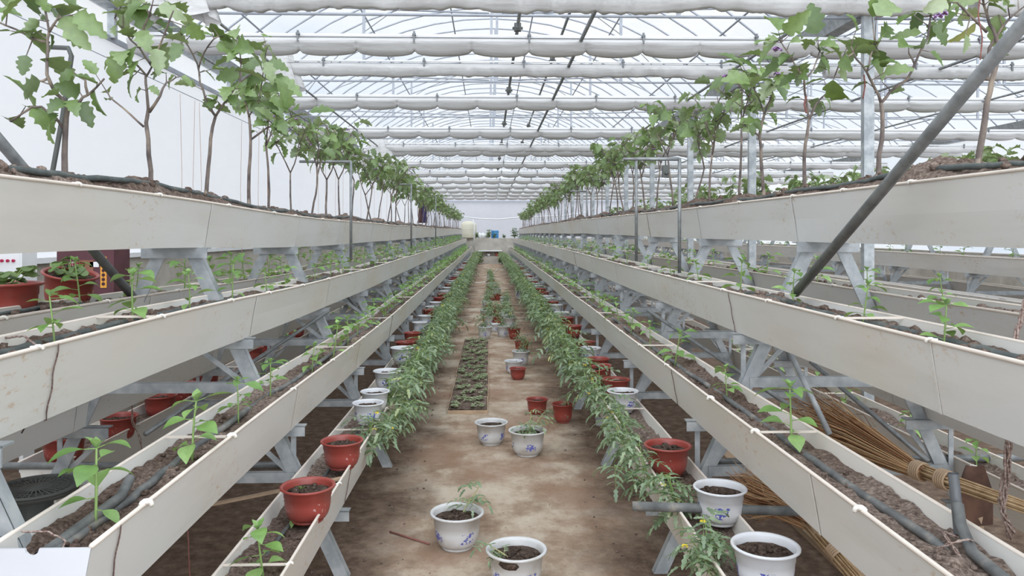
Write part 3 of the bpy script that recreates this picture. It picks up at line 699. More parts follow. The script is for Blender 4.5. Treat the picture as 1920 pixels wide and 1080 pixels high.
def trough_seedlings(row, t, back, ys, fr, labs, glab, grp, sc0=1.):
    global count
    xa, xb = rimx(row, t, back); r = random.Random(row['seed'][(t, back)]*5)
    for i, y in enumerate(ys):
        f = fr+r.uniform(-.1, .1); x = xa+(xb-xa)*f
        lab, g = (labs[i], None) if i < len(labs) else (glab, grp)
        place(peps[r.randrange(7)], (x, y, soil_at(row, t, back, x, y)), r.random()*6.28, sc0*(1.12 if (row is LEFT and t == 1 and i == 0) else r.uniform(.8, 1.2))*(1+.2*ss(10, 20, y)*(row is LEFT)), lab, g); count += 1
def seq(ys, y1, st, seed):
    r = random.Random(seed); ys = list(ys); y = ys[-1] if ys else 2
    while True:
        y += st*r.uniform(.75, 1.25)
        if y > y1: return ys
        ys.append(y)
def nlabs(n, where): return ['young pepper seedling, %s from the camera, in the %s' % (o, where) for o in ('first', 'second', 'third', 'fourth', 'fifth')[:n]]
trough_seedlings(LEFT, 2, False, seq([2.02, 2.5, 2.95, 3.42, 3.9], 30, .52, 1), .5, nlabs(5, 'third tier trough left of the aisle'), 'young pepper seedling further along the third tier, left row', 'seedlings third tier left')
trough_seedlings(LEFT, 1, False, seq([1.80, 2.28, 2.78, 3.1, 3.85], 30, .42, 2), .42, nlabs(5, 'second tier trough left of the aisle'), 'young pepper seedling further along the second tier, left row', 'seedlings second tier left', 1.1)
trough_seedlings(RIGHT, 2, False, seq([1.97, 2.42, 3.02, 3.6, 4.3], 30, .8, 3), .55, nlabs(5, 'third tier trough right of the aisle'), 'young pepper seedling further along the third tier, right row', 'seedlings third tier right')
trough_seedlings(RIGHT, 1, False, seq([2.45, 3.15, 4.0, 4.6, 5.2], 30, .62, 4), .5, nlabs(5, 'second tier trough right of the aisle'), 'young pepper seedling further along the second tier, right row', 'seedlings second tier right', 1.1)
trough_seedlings(LEFT, 0, False, [2.38, 2.86], .35, ['pepper seedling at the bottom edge in the lowest left trough', 'pepper seedling in front of the red pot in the lowest left trough'], '', '', 1.15)
trough_seedlings(LEFT, 2, True, seq([3.05], 12, .42, 6), .5, [], 'young pepper seedling in the back side third tier trough, left row', 'seedlings back third tier left', 1.1)
trough_seedlings(RIGHT, 2, True, seq([3.0], 8, .7, 7), .5, [], 'young pepper seedling in the back side third tier trough, right row', 'seedlings back third tier right')
trough_seedlings(RIGHT, 0, True, seq([3.4], 7, .6, 8), .5, [], 'young pepper seedling in the back side lowest trough, right row', 'seedlings back lowest tier right')
trough_seedlings(FAR, 2, False, seq([7.], 11, .6, 8), .5, [], 'young pepper seedling on the third tier of the far right row', 'seedlings far right row')
# what is left of them, far back inside the racks, nobody could count
mb = MB(); r = random.Random(77)
for row, t, back, ya in ((LEFT, 2, True, 12), (RIGHT, 2, True, 8), (RIGHT, 1, True, 5), (LEFT, 1, True, 6), (FAR, 2, False, 11), (LEFT, 0, True, 7)):
    xa, xb = rimx(row, t, back); y = ya
    while y < 34:
        x = xa+(xb-xa)*r.uniform(.3, .7); z = soil_at(row, t, back, x, y); h = r.uniform(.08, .16)
        for k in range(9):
            a = r.random()*6.28; mb.leaf((x, y, z+h*r.uniform(.3, 1)), (math.cos(a), math.sin(a), r.uniform(-.1, .6)), r.uniform(.05, .08), PEP[::2]+[.01], droop=.7)
        y += r.uniform(.3, .5)
tag(mb.obj('seedling_foliage', M['pep_leaf']), 'green seedling foliage deep inside the racks behind the frames', 'foliage', kind='stuff')

def tom_leaf(fo, st, p, d, L, r, n=4):
    d = Vector(d).normalized(); pts = [Vector(p)]; dd = d.copy()
    for i in range(4):
        dd = (dd+Vector((0, 0, -.22))).normalized(); pts.append(pts[-1]+dd*L/4)
    st.tube(pts, [.0016, .0014, .0012, .001, .0008], 3, False)
    side = d.cross(Vector((0, 0, 1))); side = side.normalized() if side.length > .1 else Vector((1, 0, 0))
    for i in range(1, 4):
        for s in (-1, 1):
            q = pts[i]; v = side*s+d*.5+Vector((0, 0, r.uniform(-.35, .25)))
            fo.leaf(q, v, L*r.uniform(.30, .44), LFT, fold=.25, droop=r.uniform(.2, .9), twist=r.uniform(-.5, .5))
    fo.leaf(pts[-1], dd, L*.42, LFT, fold=.2, droop=.5)
def tomato_parts(seed, H, n, L, lean=(0, 0), nb=2):
    r = random.Random(seed); st = MB(); fo = MB(); fl = MB(); tips = []
    for k in range(nb):
        d = Vector((lean[0]+r.uniform(-.35, .35), lean[1]+r.uniform(-.35, .35), 1)); b = curve((0, 0, -.015), d, H*r.uniform(.8, 1), r, 6, .16, .1)
        st.tube(b, [.0042-.0004*i for i in range(7)], 5); tips += [(q, i) for i, q in enumerate(b[1:])]
    for k in range(n):
        q, i = tips[k % len(tips)]; a = r.random()*6.28
        tom_leaf(fo, st, q, (math.cos(a)+lean[0]*.5, math.sin(a)+lean[1]*.5, r.uniform(-.2, .6)), L*r.uniform(.7, 1.15), r)
    return st, fo, fl, tips, r
def tomato(seed, H=.30, n=24, L=.130, lean=(-.55, 0), flowers=0):
    st, fo, fl, tips, r = tomato_parts(seed, H, n, L, lean, 3)
    root = empty('tomato_plant'); root['category'] = 'plant'
    st.obj('stem', M['stemgreen'], root); fo.obj('leaves', M['tom_leaf'], root)
    if flowers:
        for k in range(flowers): fl = MB(); flower(fl, r.choice(tips)[0]+jit(r, .04), r, .016); fl.obj('flower', M['yellow'], root)
    return root
toms = [tomato(500+i, H=.22+.03*(i % 3), n=25+i, lean=(-.55-.25*(i % 3), 0), flowers=(3 if i % 3 == 0 else 0)) for i in range(7)]
for row, ys in ((LEFT, [3.98, 4.35, 4.75]), (RIGHT, [2.42, 2.9, 3.25, 3.7])):
    r = random.Random(31 if row is LEFT else 32); y = ys[-1]
    while y < 34.5: y += r.uniform(.22, .32)*(1.25 if y < 6 else 1 if y < 20 else 1.3); ys.append(y)
    xa, xb = rimx(row, 0); w = 'left' if row is LEFT else 'right'
    for i, y in enumerate(ys):
        x = xa+(xb-xa)*r.uniform(.06, .20)
        if i < 2: lab, g = 'tomato plant spilling over the rim, %s in the lowest %s trough' % (('nearest', 'second nearest')[i], w), None
        else: lab, g = 'feathery tomato plant spilling over the aisle edge of the lowest %s trough' % w, 'tomato plants lowest %s trough' % w
        rz = (PI if row is LEFT else 0)+r.uniform(-.7, .7)
        place(toms[r.randrange(7)], (x, y, soil_at(row, 0, False, x, y)), rz, r.uniform(.85, 1.2)*(.92+.12*ss(3, 6, y)), lab, g)

# ------------------------------------------------------------------ pots
def pot_prof(R, H, th=.004):
    b = R*.60
    o = [(0, 0), (b*.93, 0), (b*.96, .004), (b*.96, H*.05), (b*.90, H*.07), (b*1.10, H*.11), (R*.735, H*.20), (R*.79, H*.33), (R*.82, H*.50), (R*.835, H*.70), (R*.855, H*.71), (R*.86, H*.90), (R*.95, H*.92), (R, H*.95), (R, H*.98), (R*.97, H),
         (R*.90, H*.985), (R*.86, H*.93), (R*.83, H*.70), (R*.78, H*.4)]
    return o
def make_pot(kind, R, H, tomseed=None, tH=.2, soilf=.80, name='flower_pot', th=14):
    root = empty('potted_tomato' if tomseed else name); root['category'] = 'potted plant' if tomseed else 'pot'
    mb = MB(); mb.lathe(pot_prof(R, H), 32); po = mb.obj('pot', M[kind], root)
    mb = MB(); rows = []; rr = R*.835; zz = H*soilf
    for i in range(8):
        q = rr*i/7; rows.append([(q*math.cos(2*PI*k/24), q*math.sin(2*PI*k/24), zz+.010*nz(q*50, k*.9, tomseed or R*100)*(i < 7)+.006*nz(q*math.cos(k/3.8)*90, q*math.sin(k/3.8)*90, 3)) for k in range(24)])
    mb.grid(rows, True, True)
    for k in range(26):
        a = random.Random(k+int(R*1e4)).random()*6.28; q = rr*.85*math.sqrt(random.Random(k*3+1).random()); mb.ball((q*math.cos(a), q*math.sin(a), zz+.003), .006+.004*(k % 3), (1, 1, .7), k, .5)
    mb.obj('soil', M['darksoil'], root)
    if tomseed:
        st, fo, fl, tips, r = tomato_parts(tomseed, tH, th, tH*.55, (random.Random(tomseed).uniform(-.3, .3), 0), 2 if th > 14 else 1)
        p = empty('plant'); p.parent = root; p.location = (R*.15, 0, H*soilf)
        st.obj('stem', M['stemgreen'], p); fo.obj('leaves', M['tom_leaf'], p)
    return root
def pot_at(u, vr, Y, H): # world x for a rim centre seen at u
    return at(u, vr, Y).x
white_e = make_pot('pot_white', .130, .170, name='flower_pot')
white_s = make_pot('pot_clean', .100, .135)
red_s = make_pot('pot_red', .100, .130)
red_p = make_pot('pot_red', .090, .15, 611, .14, th=10)
white_p = make_pot('pot_white', .105, .17, 612, .20, th=18)
white_q = make_pot('pot_white', .105, .17, 613, .22, th=20)
red_q = make_pot('pot_red', .095, .15, 614, .18, th=16)
# aisle pots
o = place(white_e, (at(968, 1027, 3.26).x, 3.26, 0), .5, 1, 'large white pot with broken rim at the very front of the aisle')
# bitten rim: dark soil showing through the broken front and a leaning cutting
mb = MB(); mb.ball((0, 0, 0), .03, (1.5, .25, .62), 3, .35, 12)
ch = mb.obj('broken_rim', M['darksoil'], o); a = math.radians(-108)-.5; ch.location = (.110*math.cos(a), .110*math.sin(a), .140); ch.rotation_euler = (0, 0, a+PI/2)
st, fo, fl, tips, r = tomato_parts(701, .16, 9, .075, (-1.6, .2), 1)
p = empty('plant'); p.parent = o; p.location = (-.02, .0, .135); p.rotation_euler = (0, 0, -.5)
st.obj('stem', M['drygreen'], p); fo.obj('leaves', M['tom_leaf'], p)
o = dup(white_e, (at(857, 958, 3.70).x, 3.70, 0), 2.1, 1, 'white blue-flowered pot with a small tomato plant, second nearest in the aisle')
for c in list(o.children):
    if c.name.startswith('plant') or c.name.startswith('broken'):
        for q in list(c.children): bpy.data.objects.remove(q)
        bpy.data.objects.remove(c)
st, fo, fl, tips, r = tomato_parts(702, .25, 10, .11, (.25, 0), 1)
p = empty('plant'); p.parent = o; p.location = (.03, -.03, .125); p.rotation_euler = (0, 0, -2.1)
st.obj('stem', M['drygreen'], p); fo.obj('leaves', M['tom_leaf'], p)
def clean_dup(loc, rz, sc, label):
    o = white_e.copy(); C.objects.link(o); o.location = loc; o.rotation_euler = (0, 0, rz); o.scale = (sc,)*3; o['label'] = label
    for k in kids(white_e):
        if k.name.startswith('pot') or k.name.startswith('soil'):
            c = k.copy(); C.objects.link(c); c.parent = o
    return o
clean_dup((at(921, 786, 5.50).x, 5.50, 0), 1.0, .92, 'white pot of bare soil beside the pot with a bushy tomato, middle of the aisle')
o = clean_dup((at(989, 805, 5.22).x, 5.22, 0), 3.3, 1., 'white blue-flowered pot with a bushy tomato plant, middle of the aisle')
st, fo, fl, tips, r = tomato_parts(703, .20, 22, .11, (-.3, 0), 2)
p = empty('plant'); p.parent = o; p.location = (-.0, 0, .130); p.rotation_euler = (0, 0, -3.3+PI); st.obj('stem', M['drygreen'], p); fo.obj('leaves', M['tom_leaf'], p)
place(red_s, (at(1007, 741, 6.4).x, 6.4, 0), 0, .95, 'red pot of soil on the aisle floor, left one of the near red pair')
place(red_p, (at(1055, 757, 6.1).x, 6.1, 0), 0, 1, 'red pot with a small tomato plant, right one of the near red pair')
dup(red_s, (at(971, 683, 7.9).x, 7.9, 0), 1, .9, 'red pot standing in front of a white one, right of the seedling trays')
dup(white_s, (at(963, 672, 8.2).x, 8.25, 0), 2, 1.0, 'white pot half hidden behind the red pot beside the seedling trays')
place(white_p, (at(977, 655, 8.6).x, 8.7, 0), 0, 1, 'white pot with yellow-green tomato, just behind the trays pair')
place(red_q, (at(978, 642, 9.6).x, 9.6, 0), 0, 1, 'red pot with a leafy tomato behind the white one, right file in the aisle')
place(white_q, (at(909, 622, 10.9).x, 10.9, 0), 0, 1.05, 'white pot with a tomato just behind the seedling trays, left file')
dup(red_q, (at(964, 617, 10.9).x, 10.9, 0), 2, 1, 'red pot with a tomato, first red of the far cluster')
dup(white_p, (at(943, 614, 11.2).x, 11.1, 0), 2, .95, 'white pot with a bushy tomato in the centre of the far cluster')
dup(white_s, (at(927, 612, 11.6).x, 11.7, 0), 2, .9, 'small white pot in the gap at the front of the far cluster')
dup(white_q, (at(957, 606, 12.).x, 12.1, 0), 2, 1., 'white pot with a tomato behind the red pot of the far cluster')
r = random.Random(41); y = 12.4
while y < 26.5:
    for cx, ok in ((-.03+.03*r.random(), 1), (.30, y < 16.5), (.13, r.random() < .4 and y < 20)):
        if not ok: continue
        pr = r.choice((red_q, white_q, white_p, red_q, white_q))
        dup(pr, (cx+r.uniform(-.03, .03)+.06*(y > 17), y+r.uniform(-.05, .05), 0), r.random()*6, r.uniform(.9, 1.1), 'potted tomato plant in the file of pots down the middle of the aisle', 'pots down the middle of the aisle')
    y += r.uniform(.42, .62)
o = dup(white_s, (at(973, 555, 17.3).x, 17.3, .095), 0, 1.0, 'empty white pot lying on its side at the right edge of the aisle')
o.rotation_euler = (math.radians(78), 0, .15)
for c in list(o.children):
    if c.name.startswith('soil'): bpy.data.objects.remove(c)
# pots standing in the lowest troughs
def tpot(row, u, vr, kind, sc, label, group=None, dx=0):
    Y = .92*F/(vr-HY); x = at(u, vr, Y).x+dx; H = (.135 if kind in (white_s,) else .130)*sc
    return place(kind, (x, Y, .58-H), random.Random(int(u)).random()*6, sc, label, group)
tpot(LEFT, 577, 905, red_s, 1.0, 'round red pot of soil standing in the lowest left trough, nearest')
tpot(LEFT, 641, 822, red_s, .95, 'red pot standing in the lowest left trough, second nearest')
tpot(LEFT, 690, 752, white_s, .86, 'white pot of soil in the lowest left trough, nearest white one')
tpot(LEFT, 703, 731, white_s, .86, 'white pot right behind the nearest white pot, lowest left trough')
tpot(LEFT, 726, 693, white_s, .95, 'white blue-flowered pot in the lowest left trough, third white one')
tpot(LEFT, 753, 650, white_s, .93, 'white blue-flowered pot in the lowest left trough, fourth white one')
tpot(RIGHT, 1435, 1026, white_s, 1.0, 'white pot with blue flowers at the bottom right in the lowest right trough')
tpot(RIGHT, 1350, 916, white_s, .96, 'white pot of crumbly soil beside the broom, lowest right trough')
tpot(RIGHT, 1252, 835, red_s, 1.03, 'red pot under small tomato leaves, nearest red one in the lowest right trough')
tpot(RIGHT, 1168, 733, white_s, .93, 'white pot with blue flower in the lowest right trough, behind the nearest red pot')
tpot(RIGHT, 1156, 711, red_s, .88, 'red pot of soil just behind the third white pot, lowest right trough')
tpot(RIGHT, 1128, 688, red_s, .9, 'tilted red pot in the lowest right trough, middle of the red cluster').rotation_euler = (0, -.2, .3)
tpot(RIGHT, 1122, 672, red_s, .85, 'red pot at the back of the red cluster, lowest right trough')
tpot(RIGHT, 1107, 652, white_s, .88, 'white pot behind the red cluster in the lowest right trough')
tpot(RIGHT, 1098, 640, red_s, .85, 'red pot behind the white one past the red cluster, lowest right trough')
for row, y0 in ((LEFT, 6.9), (RIGHT, 7.6)):
    y = y0; r = random.Random(51+row['s']); xa, xb = rimx(row, 0); w = 'left' if row is LEFT else 'right'
    kinds = [red_s, red_s, white_s, white_s, red_s, white_s, white_s]; i = 0
    while y < 27:
        kd = kinds[i % 7]; sc = r.uniform(.82, .92); col = 'red' if kd is red_s else 'white'
        dup(kd, (xa*.3+xb*.7, y, .58-.135*sc+dz(row, y)), r.random()*6, sc, '%s pot behind the tomato plants further down the lowest %s trough' % (col, w), '%s pots down the lowest %s trough' % (col, w)); y += r.uniform(.27, .85); i += 1
# red pots on the back side of the left row
zb1 = LEFT['tiers'][0][1]
for i, (u, v) in enumerate(((222, 772), (300, 730), (345, 708), (385, 690))):
    Y = [4.15, 4.72, 5.1, 5.5][i]; x = at(u, v, Y).x
    dup(red_s, (x, Y, zb1-.065+dz(LEFT, Y)), i, 1.0, ['red pot in the back lowest trough of the left row, nearest', 'red pot in the back lowest trough of the left row, second', 'red pot in the back lowest trough of the left row, third',
        'red pot in the back lowest trough of the left row, fourth'][i])
dup(red_s, (at(120, 832, 3.62).x, 3.62, zb1-.05), 1, 1.0, 'red pot just behind the horizontal pipe, back of the left row')
for i, Y in enumerate((6.6, 7.0, 8.1, 9.2)):
    dup(red_s, (-2.0, Y, zb1-.08), i, .95, 'red pot glimpsed behind the frames, back of the left row', 'red pots glimpsed behind the left row')
# the two big tubs with strawberry like plants on the back third tier
def tub(R, H, seed, name='planted_tub'):
    root = empty(name); root['category'] = 'potted plant'; mb = MB(); mb.lathe(pot_prof(R, H), 40); mb.obj('pot', M['pot_red'], root)
    mb = MB(); rr = R*.85; mb.grid([[(rr*i/6*math.cos(2*PI*k/24), rr*i/6*math.sin(2*PI*k/24), H*.86+.01*nz(i*2.1, k*.7)) for k in range(24)] for i in range(7)], True, True); mb.obj('soil', M['darksoil'], root)
    r = random.Random(seed); st = MB(); fo = MB()
    for k in range(15):
        a = r.random()*6.28; d = Vector((math.cos(a), math.sin(a), r.uniform(.4, 1.4))).normalized(); L = R*r.uniform(.4, .85); q = Vector((0, 0, H*.86))+d*L
        st.tube([(d.x*.01, d.y*.01, H*.84), q], .0018, 4)
        for j in (-1, 0, 1):
            v = Matrix.Rotation(j*1.3, 3, 'Z') @ Vector((math.cos(a), math.sin(a), -.1)); fo.leaf(q, v, R*.34, [.1, .34, .46, .48, .40, .2], fold=.15, droop=.5, twist=r.uniform(-.3, .3))
    p = empty('plant'); p.parent = root; st.obj('stem', M['stemgreen'], p); fo.obj('leaves', M['egg_leaf'], p)
    return root
t1 = tub(.128, .155, 1); p = at(8, 580, 2.87); t1.location = (p.x, 2.87, 1.238-.075); t1['label'] = 'big red planted tub at the left edge, back third tier'
t2 = tub(.108, .15, 2); p = at(124, 555, 3.27); t2.location = (p.x-.0, 3.27, 1.238-.05); t2.rotation_euler = (.12, .2, 0); t2['label'] = 'tilted red planted tub to the right of the tub at the left edge'

# ------------------------------------------------------------------ seedling trays on the floor
def tray(i):
    root = empty('seedling_tray'); root['category'] = 'tray'; mb = MB(); W, D = .335, .52
    mb.box((0, 0, 0), (W, D, .008))
    for a, b in (((0, 0, .008), (W, .008, .030)), ((0, D-.008, .008), (W, D, .030)), ((0, .008, .008), (.006, D-.008, .030)), ((W-.006, .008, .008), (W, D-.008, .030))): mb.box(a, b)
    mb.obj('frame', M['wood'], root)
    mb = MB(); mb.grid([[(.012+(W-.024)*k/12, .012+(D-.024)*j/20, .034+.012*nz(k*.8, j*.9, i)) for k in range(13)] for j in range(21)]); mb.obj('soil', M['soil'], root)
    mb = MB(); r = random.Random(i)
    for k in range(120):
        x, y = r.uniform(.03, W-.03), r.uniform(.03, D-.03)
        if nz(x*9+i, y*7) < .02: continue
        for j in range(4):
            a = r.random()*6.28; mb.leaf((x, y, .048+r.random()*.012), (math.cos(a), math.sin(a), .5), r.uniform(.018, .032), [.1, .4, .42, .1], droop=.6)
    tag(mb.obj('seedlings', M['tray_leaf'], root), kind='stuff'); return root
tr = [tray(i) for i in range(3)]
for i in range(8):
    place(tr[i % 3], (-.345+.004*((i*7) % 3), 6.4+.535*i, 0), 0, 1, 'seedling tray nearest the camera in the strip of trays on the aisle' if i == 0 else 'seedling tray farthest back in the strip of trays on the aisle' if i == 7 else
          'seedling tray in the middle of the strip of trays on the aisle', None if i in (0, 7) else 'trays in the middle of the strip')

# ------------------------------------------------------------------ brooms, shovel, spool, sticks, cords
def broom(name, label, tip, bind, hand, spread, seed, nst=260):
    tip, bind, hand = Vector(tip), Vector(bind), Vector(hand); r = random.Random(seed); root = empty(name, bind, 0, label, 'broom')
    d = (tip-bind); L = d.length; d.normalize(); u = d.orthogonal().normalized(); w = d.cross(u)
    mb = MB()
    for k in range(nst):
        a = r.random()*6.28; q = math.sqrt(r.random()); o = (u*math.cos(a)+w*math.sin(a))
        e = d*L*r.uniform(.6, 1.02)+o*q*spread*r.uniform(.7, 1.2)+Vector((0, 0, -.02)); m = d*L*.45+o*q*(spread*.45+.012)+jit(r, .008)
        mb.tube([o*q*.022-d*.05, m, e, e+d*L*.12+jit(r, .03)], [.0022, .002, .0016, .0008], 3, False)
    mb.obj('bristles', M['straw'], root)
    mb = MB(); hd = (hand-bind)
    for k in range(22):
        a = 2.4*k; q = .022*math.sqrt(k/22.); o = (u*math.cos(a)+w*math.sin(a))*q
        mb.tube([d*.05+o*1.1, hd*.25+o*1.15, hd*.6+o*1.0, hd+o*.8], .0038, 5)
    mb.obj('handle', M['cane'], root)
    hn = hd.normalized()
    for c in (.0, .11):
        mb = MB(); hh = u.cross(hn).normalized(); uu = hn.cross(hh)
        for j in range(5):
            cc = hn*(c+.009*j); mb.tube([cc+(uu*math.cos(t)+hh*math.sin(t))*.030 for t in [2*PI*k/14 for k in range(15)]], .0052, 5)
        mb.obj('binding', M['wood'], root)
    return root
broom('straw_broom', 'big straw broom with tied cane handle lying behind the second tier of the right row', at(1512, 775, 3.5), at(1716, 880, 2.72), at(1990, 975, 2.2), .135, 3, 360)
broom('straw_broom', 'straw broom with wooden handle leaning under the second tier of the right row', at(1385, 905, 3.0), at(1530, 985, 2.75), at(1530, 985, 2.75)+(at(1640, 1130, 2.45)-at(1530, 985, 2.75))*3.1, .085, 4, 230)
r_ = empty('shovel', at(1838, 925, 2.55), 0, 'rusty shovel blade standing behind the broom handle on the right', 'shovel')
mb = MB(); rows = []
for i in range(9):
    v = i/8.; wdt = .062*(1-.55*max(0, v-.55)*2) if v < 1 else .03
    rows.append([(wdt*(k/6.*2-1)-.01, .012*(k/6.*2-1)**2, -.11+.20*v) for k in range(7)])
back = [[(x, y+.004, z) for x, y, z in rw] for rw in rows]
mb.grid(rows); mb.grid(back); mb.obj('blade', M['rust'], r_)
mb = MB(); mb.tube([(0, .01, -.08), (.12, .10, -r_.location.z)], .013, 8); mb.obj('handle', M['wood'], r_)
# spool
sp = empty('cable_spool', (-1.60, 2.78, 0), 0, 'round black slotted spool standing on the ground at the lower left', 'spool')
mb = MB(); R = .133; z0 = .60
for rad, rr in ((R, .007), (R*.9, .003), (R*.76, .0025), (R*.62, .0025), (R*.34, .004)):
    mb.tube([(rad*math.cos(t), rad*math.sin(t), z0) for t in [2*PI*k/36 for k in range(37)]], rr, 6, False)
for k in range(36):
    t = 2*PI*k/36; mb.bar((R*.33*math.cos(t), R*.33*math.sin(t), z0), (R*math.cos(t), R*math.sin(t), z0), .005, .006, (0, 0, 1))
mb.lathe([(.0, z0-.004), (R*.33, z0-.004), (R*.33, z0+.004), (0, z0+.004)], 24)
mb.lathe([(R, z0-.02), (R*1.01, z0-.02), (R*1.01, z0+.006), (R*.98, z0+.006), (R*.98, z0-.02)], 36); mb.obj('flange', M['black'], sp)
mb = MB(); mb.lathe([(0, 0), (.075, 0), (.075, .02), (.055, .03), (.055, z0-.006), (0, z0-.006)], 24); mb.obj('core', M['black'], sp)
# sticks, boards
pipe('thin_stick', 'thin reddish stick lying on the aisle floor by the front pots', (at(731, 996, 3.88).x, 3.88, .006), (at(805, 1018, 3.72).x, 3.72, .006), .0045, 'redtwine', 'stick', None, 6)
mb = MB(); a = at(400, 945, 3.35); b = at(640, 897, 3.3); mb.bar(a, b, .035, .008, (0, 0, 1)); tag(mb.obj('garden_stake', M['wood']), 'thin wooden stake lying behind the red pot in the lowest left trough', 'stake')
mb = MB(); mb.box((-2.5, 3.0, .0), (-1.75, 6.4, .03)); tag(mb.obj('wooden_board', M['wood']), 'long pale board on the ground under the back of the left row', 'board')
mb = MB(); mb.box((1.55, 2.7, .0), (2.2, 5.2, .03)); tag(mb.obj('wooden_board', M['wood']), 'pale board on the ground under the right row', 'board')
def cord(name, label, pts, r, mat, cat='cord', group=None, strands=1, twist=0, seed=1, n=5):
    mb = MB(); rr = random.Random(seed)
    for s in range(strands):
        q = []; ph = s*2*PI/max(1, strands)
        P = [Vector(p) for p in pts]; fine = []
        for a, b in zip(P, P[1:]):
            for i in range(8): fine.append(a.lerp(b, i/8))
        fine.append(P[-1])
        for i, p in enumerate(fine):
            off = Vector((math.cos(ph+i*twist), math.sin(ph+i*twist), 0))*r*1.3*(strands > 1)+jit(rr, r*.4)
            q.append(p+off)
        mb.tube(q, r, n)
    return tag(mb.obj(name, M[mat]), label, cat, group)
Yb = 1.93
bp = [at(1925, 560, Yb), at(1908, 620, Yb), at(1893, 680, Yb-.06), at(1890, 760, Yb-.07), at(1893, 830, Yb-.04)]
cord('twine_bundle', 'knotted grey-brown twine bundle hanging at the right edge over the troughs', bp+[at(1888, 900, Yb), at(1880, 960, Yb), at(1900, 1000, Yb+.02)], .0032, 'twine', strands=3, twist=.55)
cord('twine_bundle', 'loose twine ends forking below the bundle at the right edge', [at(1893, 790, Yb-.05), at(1884, 880, Yb-.02), at(1875, 940, Yb), at(1893, 1010, Yb+.02)], .0030, 'twine', strands=2, twist=.5, seed=4)
cord('twine_loop', 'small reddish twine loop at the side of the hanging bundle', [at(1890, 745, Yb-.07), at(1868, 752, Yb-.08), at(1862, 772, Yb-.08), at(1876, 786, Yb-.08), at(1890, 795, Yb-.07)], .0026, 'redtwine')
cord('red_twine', 'tangle of red twine hanging from the nearest right eggplant', [at(1838, -20, 2.22), at(1834, 30, 2.22), at(1842, 70, 2.22), at(1838, 112, 2.22)], .0010, 'redtwine', strands=5, twist=1.9, seed=9)
cord('red_twine', 'red twine tied around the third eggplant on the right', [at(1512, 180, 3.5), at(1508, 195, 3.5), at(1512, 212, 3.5)], .002, 'redtwine', strands=4, twist=1.1, seed=2)
cord('red_twine', 'red twine dangling under the fork of the second right eggplant', [at(1620, 140, 2.85), at(1622, 160, 2.85), at(1618, 185, 2.85)], .0014, 'redtwine', strands=3, twist=.9, seed=5)
cord('tie_twine', 'grey twine looped over the hoses at the front of the left third tier', [(-1.215, 1.98, 1.235), (-1.15, 1.95, 1.245), (-1.08, 1.90, 1.215), (-1.035, 1.86, 1.225)], .0028, 'twine')
cord('tie_twine', 'dark twine over the hoses at the front of the left second tier', [(-.985, 1.66, .87), (-.94, 1.68, .862), (-.90, 1.67, .845), (-.88, 1.62, .84)], .0024, 'twine')
cord('tie_twine', 'brown twine tangled around the hoses at the front of the right second tier', [(.945, 1.62, .822), (.965, 1.59, .85), (.995, 1.58, .862), (1.02, 1.60, .85), (1.035, 1.66, .83), (1.01, 1.69, .835), (.985, 1.64, .845), (.97, 1.56, .83)], .0018, 'twine', strands=2, twist=.7)
cord('tie_twine', 'dark twine hanging from the back trough rim behind the left second tier', [at(247, 725, 3.9), at(248, 790, 3.85), at(262, 820, 3.8), at(268, 850, 3.8)], .0026, 'twine', strands=2, twist=.4)
cord('hanging_root', 'thin brown cord hanging under the second tier at the lower left', [at(352, 990, 2.9), at(354, 1030, 2.9), at(356, 1085, 2.9)], .003, 'redtwine')
# strings hanging along the left wall from a long wire
wz = 2.30; wx = -1.78
mb = MB(); mb.tube([(wx, 2.2, wz+.02), (wx, 8, wz), (wx, 16, wz+.01), (wx, 26, wz)], .0025, 5); tag(mb.obj('support_wire', M['roofsteel']), 'thin wire strung above the back of the left row', 'wire')
for i, u in enumerate((345, 372, 380, 458, 490, 505, 598, 613, 632, 645, 678, 690, 703, 716, 727, 742)):
    Y = -wx*F/(917-u); zz = 1.24
    r = random.Random(i); lab = 'brown string hanging against the white wall left of the top trough'
    cord('hanging_string', lab if i > 0 else 'leftmost brown string hanging against the white wall', [(wx, Y, wz), (wx+r.uniform(-.015, .015), Y, 1.8), (wx, Y+.01, zz)], .0016 if i != 5 else .0032, 'palestring', 'string', 'strings against the white wall' if i else None, seed=i, n=4)
mb = MB(); a = at(128, 90, 3.0); b = at(134, 105, 3.0); c_ = at(97, 330, 3.0); mb.tube([at(85, 88, 3.05), a, b, at(118, 215, 3.0), c_, c_+(c_-at(118, 215, 3.0))*.9], .009, 8); tag(mb.obj('bent_rod', M['black']), 'dark bent rod standing behind the nearest left eggplant', 'rod')
if 0: tag(mb.obj('sagging_cable', M['darkpipe']), 'thin dark cable sagging along the upper left wall', 'cable')

# ------------------------------------------------------------------ control cabinet, maroon carton, coat
cb = empty('control_cabinet', (-3.02, 4.90, .92), 0, 'white control cabinet with rows of knobs at the left edge', 'cabinet')
mb = MB(); mb.box((-.17, 0, 0), (.115, .16, .62)); mb.box((-.165, .02, -.92), (-.14, .14, 0)); mb.box((.085, .02, -.92), (.11, .14, 0)); mb.obj('body', M['white'], cb)
mb = MB(); mb.box((-.158, -.005, .012), (.103, 0, .608)); mb.obj('door', M['white'], cb)
for zrow, mt in ((.50, ('black', 'orange')), (.405, ('redplastic', 'redplastic'))):
    for k in range(7):
        mb = MB(); x = -.14+k*.035; mb.tube([(x, -.005, zrow), (x, -.02, zrow)], .0085, 10); mb.bar((x, -.022, zrow-.010), (x+.003, -.022, zrow+.010), .004, .006)
        o = mb.obj('knob', M[mt[0] if k > 3 else mt[1]], cb)
cr = empty('carton', (-2.34, 4.55, .90), 0, 'dark maroon printed carton behind the red tubs on the left', 'box')
